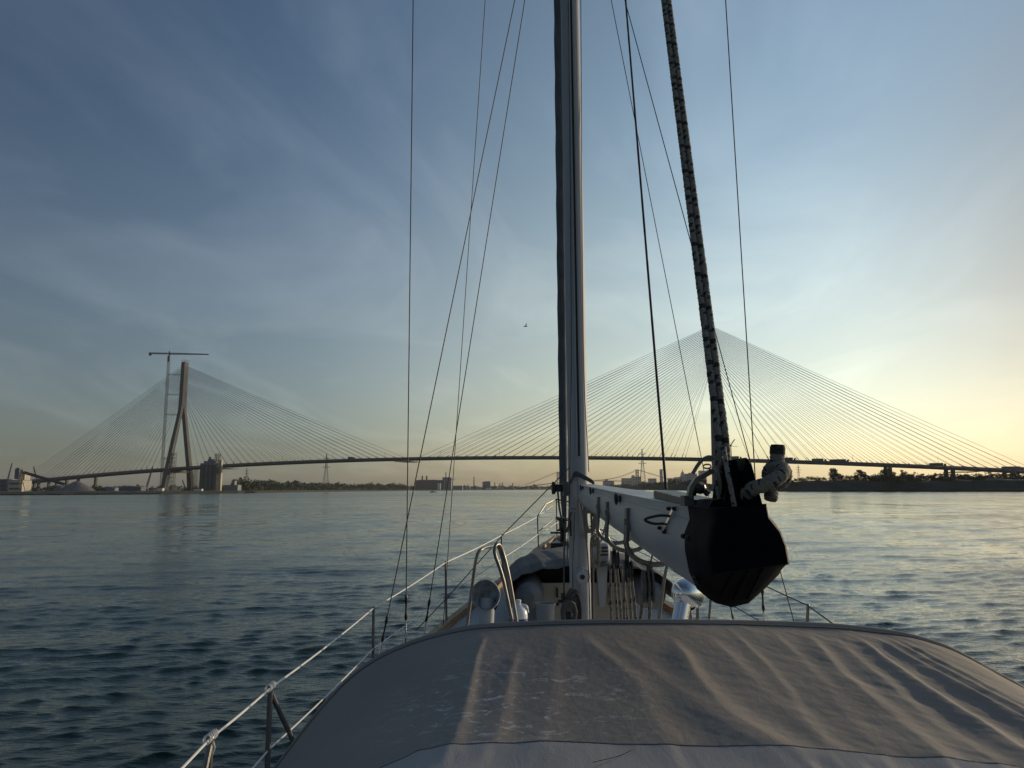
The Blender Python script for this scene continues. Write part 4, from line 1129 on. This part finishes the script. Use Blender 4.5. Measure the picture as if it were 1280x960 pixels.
# canvas dodger
HOOP = [(300, 1010), (345, 960), (362, 938), (385, 908), (410, 877), (440, 846), (470, 824), (500, 809), (540, 795), (590, 784), (650, 780), (720, 777.5), (815, 777), (900, 777.5), (970, 779), (1040, 782), (1090, 787), (1130, 793), (1170, 804), (1200, 817), (1240, 839), (1280, 862), (1330, 905), (1390, 985)]
FHD = 2.3
hp = [P(px, py, FHD) for px, py in HOOP]
hp = smooth_pts(hp, 14)
cum = np.concatenate([[0], np.cumsum([(a - e).length for a, e in zip(hp[:-1], hp[1:])])])
NU, NV = 640, 330
uu = np.linspace(0, cum[-1], NU)
hx = np.interp(uu, cum, [p.x for p in hp]); hz = np.interp(uu, cum, [p.z for p in hp])
vv = np.linspace(0, 1, NV); V1 = 1.95             # metres aft of the front hoop
SLOPE = .085
def hx_pixel(px, py):
    """pixel on the dodger top -> (x, distance)"""
    zt_ = H - .425
    v = CAM_M @ Vector(((px - 640) / FPX, -(py - 480) / FPX, -1.0)); k = (-.425 - SLOPE * FHD) / (v.z - SLOPE * v.y)
    return np.array([v.x * k, v.y * k])
FOLDS = [  # pixel polyline, half width m, height m
    ([(606, 798), (590, 850), (562, 925)], .022, .009), ([(652, 812), (630, 870), (612, 922)], .03, .007), ([(543, 832), (530, 880), (526, 930)], .014, .005),
    ([(700, 800), (690, 860), (668, 925)], .04, .004), ([(722, 800), (790, 850), (838, 925)], .05, .008), ([(760, 805), (870, 880), (960, 940)], .05, .006),
    ([(838, 805), (868, 848), (905, 884), (995, 946)], .05, .016), ([(880, 800), (960, 868), (1060, 945)], .05, .007), ([(960, 792), (1035, 860), (1100, 940)], .045, .008),
    ([(1008, 796), (1048, 838), (1110, 885), (1180, 948)], .045, .019), ([(1036, 796), (1110, 850), (1170, 900), (1250, 950)], .04, .012),
    ([(1070, 797), (1160, 855), (1290, 935)], .030, .022), ([(1090, 794), (1180, 836), (1320, 905)], .024, .024), ([(1108, 793), (1200, 832), (1330, 892)], .018, .014), ([(1128, 795), (1215, 830), (1330, 880)], .018, .015),
    ([(910, 793), (985, 862), (1040, 945)], .026, .006)]
def seg_dist(x, y, a, e):
    ab = e - a; t = np.clip(((x - a[0]) * ab[0] + (y - a[1]) * ab[1]) / (ab @ ab), 0, 1)
    cr = (ab[0] * (y - a[1]) - ab[1] * (x - a[0])) / np.linalg.norm(ab)
    return np.hypot(x - a[0] - t * ab[0], y - a[1] - t * ab[1]), np.sign(cr), t
def vnoise(x, y, s, seed):
    r_ = np.random.RandomState(seed); g_ = r_.rand(64, 64); X_ = x * s; Y_ = y * s
    i = np.floor(X_).astype(int); j = np.floor(Y_).astype(int); fx = X_ - i; fy = Y_ - j
    fx = fx * fx * (3 - 2 * fx); fy = fy * fy * (3 - 2 * fy); q = lambda a, c: g_[a % 64, c % 64]
    return q(i, j) * (1 - fx) * (1 - fy) + q(i + 1, j) * fx * (1 - fy) + q(i, j + 1) * (1 - fx) * fy + q(i + 1, j + 1) * fx * fy - .5
U, Vg = np.meshgrid(np.arange(NU), vv, indexing='ij')
GX = hx[U]; GZ = hz[U].copy(); GY = FHD - Vg * V1
GX = GX + (GX - .5) * .06 * Vg                       # slightly wider aft
GZ = GZ - SLOPE * Vg * V1                # falls a little towards the cockpit
# hoop at the front, hollow between hoops
GZ -= .034 * np.sin(np.pi * np.clip(Vg / .75, 0, 1))
disp = np.zeros_like(GX)
wx_ = .018 * vnoise(GX, GY, 3, 31) + .003 * vnoise(GX, GY, 14, 32); wy_ = .018 * vnoise(GX, GY, 3, 33) + .003 * vnoise(GX, GY, 14, 34)
for pl_, hw, hh in FOLDS:
    pp = [hx_pixel(*q) for q in pl_]; acc = np.full_like(GX, 1e9); sg = np.zeros_like(GX); tt = np.zeros_like(GX)
    for k in range(len(pp) - 1):
        d_, s_, t_ = seg_dist(GX + wx_, GY + wy_, pp[k], pp[k + 1]); m_ = d_ < acc
        acc = np.where(m_, d_, acc); sg = np.where(m_, s_, sg); tt = np.where(m_, (k + t_) / (len(pp) - 1), tt)
    env = np.clip(tt * 7, 0, 1) * (.5 + .6 * tt); wv = hw * (.45 + 1.15 * tt)
    w_ = np.where(sg > 0, wv * .6, wv * 1.3)
    disp += .62 * hh * env * (.8 * np.exp(-(acc / w_) ** 2) + .2 * np.exp(-np.abs(acc / w_) * 1.8)) * (1 + .35 * vnoise(GX, GY, 6, 21))
right = np.clip((GX - .35) / .6, 0, 1)
disp += .0020 * (.35 + right) * vnoise(GX + .55 * GY, GY * .35, 9, 3) + .0014 * (.3 + right) * vnoise(GX + .7 * GY, GY * .5, 24, 4) + .0009 * (.4 + right) * vnoise(GX + .5 * GY, GY * .7, 52, 5) + .0006 * vnoise(GX, GY, 110, 15) + .006 * vnoise(GX, GY, 2.2, 6)
disp *= np.clip(Vg * V1 / .05, 0, 1)
dxu = np.gradient(hx, uu); dzu = np.gradient(hz, uu)
GX = GX - dzu[U] * disp; GZ = GZ + dxu[U] * disp
dm = bpy.data.materials.new('dodger_canvas'); dm.use_nodes = True
def canvas_mat(m, base, scuffs):
    N = m.node_tree.nodes; L = m.node_tree.links; bs = N['Principled BSDF']
    bs.inputs['Roughness'].default_value = .92; bs.inputs['Specular IOR Level'].default_value = .2
    t = N.new('ShaderNodeTexCoord')
    n1 = N.new('ShaderNodeTexNoise'); n1.inputs['Scale'].default_value = 3.5; n1.inputs['Detail'].default_value = 7; L.new(t.outputs['Object'], n1.inputs['Vector'])
    mx = N.new('ShaderNodeMix'); mx.data_type = 'RGBA'; mx.inputs['A'].default_value = (*[c * .84 for c in base], 1); mx.inputs['B'].default_value = (*[min(c * 1.16, 1) for c in base], 1)
    L.new(n1.outputs['Fac'], mx.inputs['Factor']); colr = mx.outputs['Result']
    if scuffs:
        mp_ = N.new('ShaderNodeMapping'); mp_.inputs['Scale'].default_value = (8, 15, 8); mp_.inputs['Rotation'].default_value = (0, 0, .25); L.new(t.outputs['Object'], mp_.inputs[0])
        n2 = N.new('ShaderNodeTexNoise'); n2.inputs['Scale'].default_value = 2.2; n2.inputs['Detail'].default_value = 9; n2.inputs['Roughness'].default_value = .72; n2.inputs['Distortion'].default_value = 1.3; L.new(mp_.outputs[0], n2.inputs['Vector'])
        r2 = N.new('ShaderNodeValToRGB'); r2.color_ramp.elements[0].position = .545; r2.color_ramp.elements[1].position = .62; L.new(n2.outputs['Fac'], r2.inputs[0])
        # worn patch around one place on the canvas (object space)
        g_ = N.new('ShaderNodeVectorMath'); g_.operation = 'DISTANCE'; L.new(t.outputs['Object'], g_.inputs[0]); g_.inputs[1].default_value = scuffs
        mr = N.new('ShaderNodeMapRange'); mr.inputs['From Min'].default_value = .08; mr.inputs['From Max'].default_value = .38; mr.inputs['To Min'].default_value = 1; mr.inputs['To Max'].default_value = 0; L.new(g_.outputs['Value'], mr.inputs[0])
        mu = N.new('ShaderNodeMath'); mu.operation = 'MULTIPLY'; L.new(r2.outputs[0], mu.inputs[0]); L.new(mr.outputs[0], mu.inputs[1])
        mu2 = N.new('ShaderNodeMath'); mu2.operation = 'MULTIPLY'; L.new(mu.outputs[0], mu2.inputs[0]); mu2.inputs[1].default_value = .7
        m2 = N.new('ShaderNodeMix'); m2.data_type = 'RGBA'; L.new(mu2.outputs[0], m2.inputs['Factor']); L.new(colr, m2.inputs['A']); m2.inputs['B'].default_value = (.78, .77, .76, 1); colr = m2.outputs['Result']
    L.new(colr, bs.inputs['Base Color'])
    cm = N.new('ShaderNodeMapping'); cm.inputs['Rotation'].default_value = (0, 0, R(38)); cm.inputs['Scale'].default_value = (24, 7, 12); L.new(t.outputs['Object'], cm.inputs[0])
    c1 = N.new('ShaderNodeTexNoise'); c1.inputs['Scale'].default_value = 1.0; c1.inputs['Detail'].default_value = 7; c1.inputs['Roughness'].default_value = .62; c1.inputs['Distortion'].default_value = .8; L.new(cm.outputs[0], c1.inputs['Vector'])
    b0 = N.new('ShaderNodeBump'); b0.inputs['Strength'].default_value = .32; b0.inputs['Distance'].default_value = .004; L.new(c1.outputs['Fac'], b0.inputs['Height'])
    w1 = N.new('ShaderNodeTexNoise'); w1.inputs['Scale'].default_value = 420; w1.inputs['Detail'].default_value = 2; L.new(t.outputs['Object'], w1.inputs['Vector'])
    bp = N.new('ShaderNodeBump'); bp.inputs['Strength'].default_value = .35; bp.inputs['Distance'].default_value = .002; L.new(w1.outputs['Fac'], bp.inputs['Height']); L.new(b0.outputs[0], bp.inputs['Normal']); L.new(bp.outputs[0], bs.inputs['Normal'])
_sc = hx_pixel(640, 870)
canvas_mat(dm, (.292, .262, .232), (_sc[0] - xc(5), _sc[1] - 5, H - .45))
dm2 = bpy.data.materials.new('bimini_canvas'); dm2.use_nodes = True; canvas_mat(dm2, (.40, .375, .355), None)
def grid_obj(name, gx, gy, gz, m, parent):
    o_ = ORG[parent.name]; nu, nv = gx.shape
    me = bpy.data.meshes.new(name); co = np.stack([gx - o_.x, gy - o_.y, gz - o_.z], -1).reshape(-1, 3)
    i = np.arange(nu - 1)[:, None] * nv + np.arange(nv - 1)[None, :]
    q = np.stack([i, i + 1, i + nv + 1, i + nv], -1).reshape(-1, 4)[:, ::-1]
    me.from_pydata(co.tolist(), [], q.tolist()); me.materials.append(m)
    me.polygons.foreach_set('use_smooth', np.ones(len(q), bool)); me.update()
    ob = bpy.data.objects.new(name, me); col.objects.link(ob); ob.parent = parent; ORG[ob.name] = o_
    return ob
dodger = grid_obj('dodger', GX, GY, GZ, dm, yacht)
# front binding tube, its seam, and the aft seam with the lighter flap
b = MB(); fr = [Vector((GX[i, 0], GY[i, 0] + .004, GZ[i, 0] - .006)) for i in range(0, NU, 4)]
b.tube(fr, .0125, 12); b.build('front_hem', dm, dodger, smooth=True)
jv = 4
b = MB(); b.tube([Vector((GX[i, jv], GY[i, jv], GZ[i, jv] + .001)) for i in range(0, NU, 2)], .0022, 6); b.build('seam', M['cover'], dodger, smooth=True)
SEAM = [(a, c - 7) for a, c in [(300, 1000), (400, 966), (440, 952), (480, 940), (530, 932), (600, 930), (700, 931), (800, 938), (900, 944), (1000, 950), (1150, 957), (1300, 964), (1500, 975)]]
sp = np.array([hx_pixel(*q) for q in SEAM])
gi = np.arange(0, NU, 2)
fx = hx[gi]; fd_ = np.interp(fx, sp[:, 0], sp[:, 1])
FX, FY, FZ = [], [], []
for a, i in enumerate(gi):
    rx, ry, rz = [], [], []
    for k in range(60):
        dd_ = fd_[a] - k / 59 * (fd_[a] - .36); vq = (FHD - dd_) / V1
        jj = vq * (NV - 1); j0 = int(np.clip(jj, 0, NV - 2)); f = min(max(jj - j0, 0), 1)
        rx.append(GX[i, j0] * (1 - f) + GX[i, j0 + 1] * f); ry.append(dd_)
        rz.append(GZ[i, j0] * (1 - f) + GZ[i, j0 + 1] * f + .005 + .0015 * math.sin(i * .11))
    FX.append(rx); FY.append(ry); FZ.append(rz)
flap = grid_obj('aft_flap', np.array(FX), np.array(FY), np.array(FZ), dm2, dodger)
b = MB(); b.tube([Vector((FX[a][0], FY[a][0] + .002, FZ[a][0] - .002)) for a in range(len(gi))], .0032, 6); b.build('seam', M['cover'], dodger, smooth=True)
b = MB(); q0 = hx_pixel(792, 939); q1 = hx_pixel(760, 950); zz = H - .425 - SLOPE * (FHD - q0[1]) - .01
b.tube(smooth_pts([(q0[0], q0[1], zz + .012), (q0[0] - .004, q0[1] - .02, zz + .02), (q1[0] + .02, q1[1], zz + .014), (q1[0] - .03, q1[1] - .02, zz + .01)]), .0008, 5); b.build('loose_thread', M['rope'], dodger)

# ------------------------------------------------------------------ things lying on or tied to the yacht
# knotted rope end at the boom tip
kc = P(966, 597, 1.555)
t = thing('knotted_rope', kc, 'thick pale rope end tied in a stopper knot at the boom tip', 'rope')
def kp(px, py, dd): return P(px, py, 1.555 + dd)
pts = [kp(926, 645, .03), kp(931, 622, .015), kp(941, 611, -.012), kp(956, 606, -.030), kp(970, 599, -.038), kp(978, 591, -.030), kp(975, 584, -.010), kp(965, 585, .010), kp(961, 594, .020), kp(966, 602, .018),
       kp(976, 602, .004), kp(981, 594, -.010), kp(978, 586, -.016), kp(972, 584, .0), kp(971.5, 572, .004), kp(972, 559, .004)]
b = MB(); rope(b, smooth_pts(pts, 10), .0150, 16, .0035, True, 9, .05); b.build('knot', ROPE, t, smooth=True)
b = MB(); rope(b, smooth_pts([kp(955, 600, .02), kp(962, 610, .012), kp(964, 618, .004), kp(963, 624, .0)]), .0140, 14, .0035, True, 9); b.build('tail', ROPE, t, smooth=True)
b = MB(); b.tube([kp(971.6, 568, .004), kp(972, 560, .004), kp(972, 556, .004)], [.0156, .0158, .0135], 16); b.build('whipping', M['rope_fleck'], t, smooth=True)
# rope coils
def coil(loc, rx, rz_, n, r, label, mat_, lean=0):
    t = thing('rope_coil', loc, label, 'rope coil', 'ropes hung at the mast'); b = MB(); pts = []
    for k in range(n * 18):
        a = 2 * math.pi * k / 18; j = k // 18
        pts.append(loc + Vector((math.cos(a) * rx * (1 + .12 * math.sin(j * 2.3)) + .006 * (j - n / 2), -.01 * j + .01 * math.sin(a * 3), math.sin(a) * rz_ * (1 + .10 * math.cos(j * 1.7)) - rz_)))
    b.tube(pts, r, 6); b.build('loops', mat_, t, smooth=True)
    b = MB(); c = loc + Vector((0, 0, -rz_ * .7))
    for k in range(4): b.tube([c + Vector((math.cos(a) * rx * 1.0, math.sin(a) * .035, .018 * k)) for a in np.linspace(0, 6.28, 13)[:-1]], r * 1.05, 6, closed=True)
    b.build('wrap', mat_, t, smooth=True)
coil(P(717, 738, MD - .2), .055, .16, 6, .0085, 'dark rope coil hanging low on the left face of the mast', M['rope_dark'])
coil(P(737, 628, MD - .3), .042, .125, 5, .009, 'tan rope coil hanging under the boom just right of the mast', M['rope'])
coil(P(711, 752, MD - .28), .05, .10, 5, .010, 'small grey rope coil, lowest of the coils on the mast, by the cover edge', M['rope_dark'])
coil(P(744, 668, MD - .25), .032, .14, 4, .007, 'narrow pale rope coil hanging right of the mast above the deck', M['rope'])
# inflatable dinghy on the foredeck
d0 = 8.2; x0, x1 = X(650, d0) + .08, X(812, d0) - .06; xm = (x0 + x1) / 2; zt_ = Z(650, 740, d0)
dg = thing('inflatable_dinghy', (xm, 9, zt_ - .35), 'grey inflatable dinghy under a grey cover on the foredeck behind the mast', 'dinghy')
for s, xx in ((-1, x0), (1, x1)):
    b = MB(); b.tube([(xx - s * .0, d0 - .36, zt_ + .0), (xx, d0 - .30, zt_), (xx, d0 - .05, zt_), (xx, d0 + 1.4, zt_ + .02), (xm + s * .45, d0 + 2.2, zt_ + .1), (xm + s * .05, d0 + 2.55, zt_ + .16)], [.05, .13, .17, .17, .16, .13], 20)
    b.build('tube', M['hypalon'], dg, smooth=True)
    b = MB(); b.lathe((xx, d0 - .30, zt_), (0, -1, 0), [(.135, -.04), (.14, .0), (.10, .06), (.055, .12)], 18); b.build('cone_end', M['hypalon'], dg, smooth=True)
b = MB(); b.prism([(x0 + .1, d0 + .1, zt_ + .08), (x1 - .1, d0 + .1, zt_ + .08), (x1 - .12, d0 + .1, zt_ - .28), (xm, d0 + .1, zt_ - .36), (x0 + .12, d0 + .1, zt_ - .28)], (0, .05, 0)); tr = b.build('transom', M['transom'], dg)
b = MB()
for xx in (x0 + .32, xm + .25): b.box((xx, d0 + .08, zt_ - .02), (.02, .03, .10)); b.lathe((xx, d0 + .07, zt_ - .14), (0, -1, 0), [(.02, 0), (.015, .02)], 8)
b.build('transom_fitting', M['black'], tr)
b = MB(); b.prism([(x0 + .12, d0 + .14, zt_ - .05), (x0 + .14, d0 + .14, zt_ - .30), (x0 + .03, d0 + .9, zt_ - .12), (x0 + .03, d0 + .9, zt_)], (.03, 0, 0)); b.prism([(x1 - .12, d0 + .14, zt_ - .05), (x1 - .14, d0 + .14, zt_ - .30), (x1 - .03, d0 + .9, zt_ - .12), (x1 - .03, d0 + .9, zt_)], (-.03, 0, 0)); b.build('side_board', M['transom'], dg)
b = MB(); b.loft([[(x0 + .1, y, zt_ - .14), (xm, y, zt_ - .30 + .1 * (y > d0 + 1.5)), (x1 - .1, y, zt_ - .14)] for y in (d0 + .14, d0 + 1.0, d0 + 2.3)], cap=False, closed=False); b.build('floor', M['cover'], dg)
b = MB(); b.box((xm - .4, d0 + .9, zt_ - .42), (.1, 1.2, .16)); b.box((xm + .4, d0 + .9, zt_ - .42), (.1, 1.2, .16)); b.build('chock', M['teak'], dg)
zc_ = Z(712, 683, d0 + .6)
NUc, NVc = 80, 40; cx_, cy_, cz_ = [], [], []
for i in range(NUc):
    a = math.pi * (1 - i / (NUc - 1)); rx_, ry_, rz2 = [], [], []
    for j in range(NVc):
        f = j / (NVc - 1); w_ = (x1 - x0) / 2 + .24 - .30 * max(0, f - .55) ** 1.3 * 2.2
        hgt = (zc_ - zt_) * (1 - .10 * (1 - f) - .55 * max(0, f - .35) ** 1.4)
        pw = .62; x_ = xm + w_ * math.copysign(abs(math.cos(a)) ** .8, math.cos(a)); z_ = zt_ - .05 + hgt * max(math.sin(a), 0) ** pw
        if j < 4: z_ -= .05 * (1 - j / 4) * math.sin(a) + .012 * abs(math.sin(a * 9))
        z_ += (.006 * math.sin(i * .75 + j * .10) + .003 * math.sin(i * 1.9 + j * .3)) * math.sin(a)
        rx_.append(x_); ry_.append(d0 - .16 + f * 2.68 - .22 * math.cos(a) ** 2 * (1 - f)); rz2.append(z_)
    cx_.append(rx_); cy_.append(ry_); cz_.append(rz2)
cv = grid_obj('cover', np.array(cx_), np.array(cy_), np.array(cz_), M['cover'], dg)
md = cv.modifiers.new('thickness', 'SOLIDIFY'); md.thickness = .004
b = MB(); b.loft([[(xm + (x - xm) * .93, d0 + .75, z - .03) for x, z in ((cx_[i][0], cz_[i][0]) for i in range(0, NUc, 4))], [(xm + (x - xm) * .93, d0 + .80, z - .03) for x, z in ((cx_[i][0], cz_[i][0]) for i in range(0, NUc, 4))]]); b.build('inner_shade', M['black'], dg)  # black sheet standing in for the shadow under the dinghy cover
# outboard motor on the dinghy transom
p = P(752, 688, d0 + .02); t = thing('outboard_motor', p, 'pale grey boxy outboard motor with dark slots on the dinghy right of the mast', 'outboard motor')
b = MB(); rings = []
for q, sx, sy in ((-.12, .07, .10), (-.10, .085, .12), (.0, .09, .14), (.06, .085, .13), (.075, .07, .11)):
    rings.append([p + Vector((math.copysign(abs(math.cos(a)) ** .5, math.cos(a)) * sx, math.copysign(abs(math.sin(a)) ** .5, math.sin(a)) * sy + .06, q)) for a in np.linspace(0, 6.283, 25)[:-1]])
b.loft(rings); cwl = b.build('cowling', M['mast_alu'], t, smooth=True)
b = MB()
for z in (.035, -.002, -.04): b.box(p + Vector((.0, -.083, z)), (.12, .012, .018))
b.build('air_slots', M['black'], cwl)
b = MB(); b.loft([[p + Vector((x * k, y * k + .06, z)) for x, y in ((-.06, -.08), (.06, -.08), (.06, .08), (-.06, .08))] for z, k in ((-.12, 1), (-.25, .9), (-.6, .55))]); b.build('leg', M['mast_alu'], t)
b = MB(); b.box(p + Vector((0, .07, -.17)), (.16, .09, .10)); b.build('clamp_bracket', M['grey_steel'], t)
# water jug and bucket
zb = H - 1.30
c = P(648, 781, 6.0); c.z = Z(648, 793, 6.0)
t = thing('water_jug', c, 'white plastic water jug with a blue label on the cabin top', 'jug')
b = MB(); b.lathe(c, (0, 0, 1), [(.06, 0), (.072, .01), (.074, .06), (.070, .07), (.074, .08), (.074, .15), (.066, .185), (.04, .215), (.02, .235), (.02, .25)], 26); b.tube(smooth_pts([c + Vector((.022, -.0, .225)), c + Vector((.062, 0, .215)), c + Vector((.075, 0, .165))]), .010, 8); b.build('body', M['jug'], t, smooth=True)
b = MB(); b.lathe(c, (0, 0, 1), [(.022, .245), (.022, .262), (.018, .265)], 16); b.build('cap', M['white_paint'], t, smooth=True)
b = MB(); b.lathe(c, (0, 0, 1), [(.0748, .095), (.0748, .125)], 26, cap=False); b.build('label', M['blue'], t, smooth=True)
c = P(682, 775, 7.4); c.z = Z(682, 785, 7.4)
t = thing('bucket', c, 'grey plastic bucket standing before the dinghy left of the mast', 'bucket')
b = MB(); b.lathe(c, (0, 0, 1), [(.075, 0), (.098, .22), (.104, .22), (.104, .235), (.09, .235), (.07, .01)], 24); b.build('pail', M['bucketm'], t, smooth=True)
b = MB(); b.tube([c + Vector((math.cos(a) * .1, -.03, .22 - .09 * math.sin(a))) for a in np.linspace(0, math.pi, 12)], .003, 6); b.build('handle', M['stainless'], t)

# ------------------------------------------------------------------ haze
hb_ = MB(); hb_.box((0, 0, 120.0), (19000, 19000, 250.0))
hm = bpy.data.materials.new('haze_air'); hm.use_nodes = True
hn = hm.node_tree.nodes; hl = hm.node_tree.links; hn.clear()
ho = hn.new('ShaderNodeOutputMaterial'); hv = hn.new('ShaderNodeVolumePrincipled')
hv.inputs['Color'].default_value = (.86, .88, .90, 1); hv.inputs['Density'].default_value = 0.000045; hv.inputs['Anisotropy'].default_value = .1
hl.new(hv.outputs[0], ho.inputs['Volume'])
tag(hb_.build('haze', hm), kind='stuff')
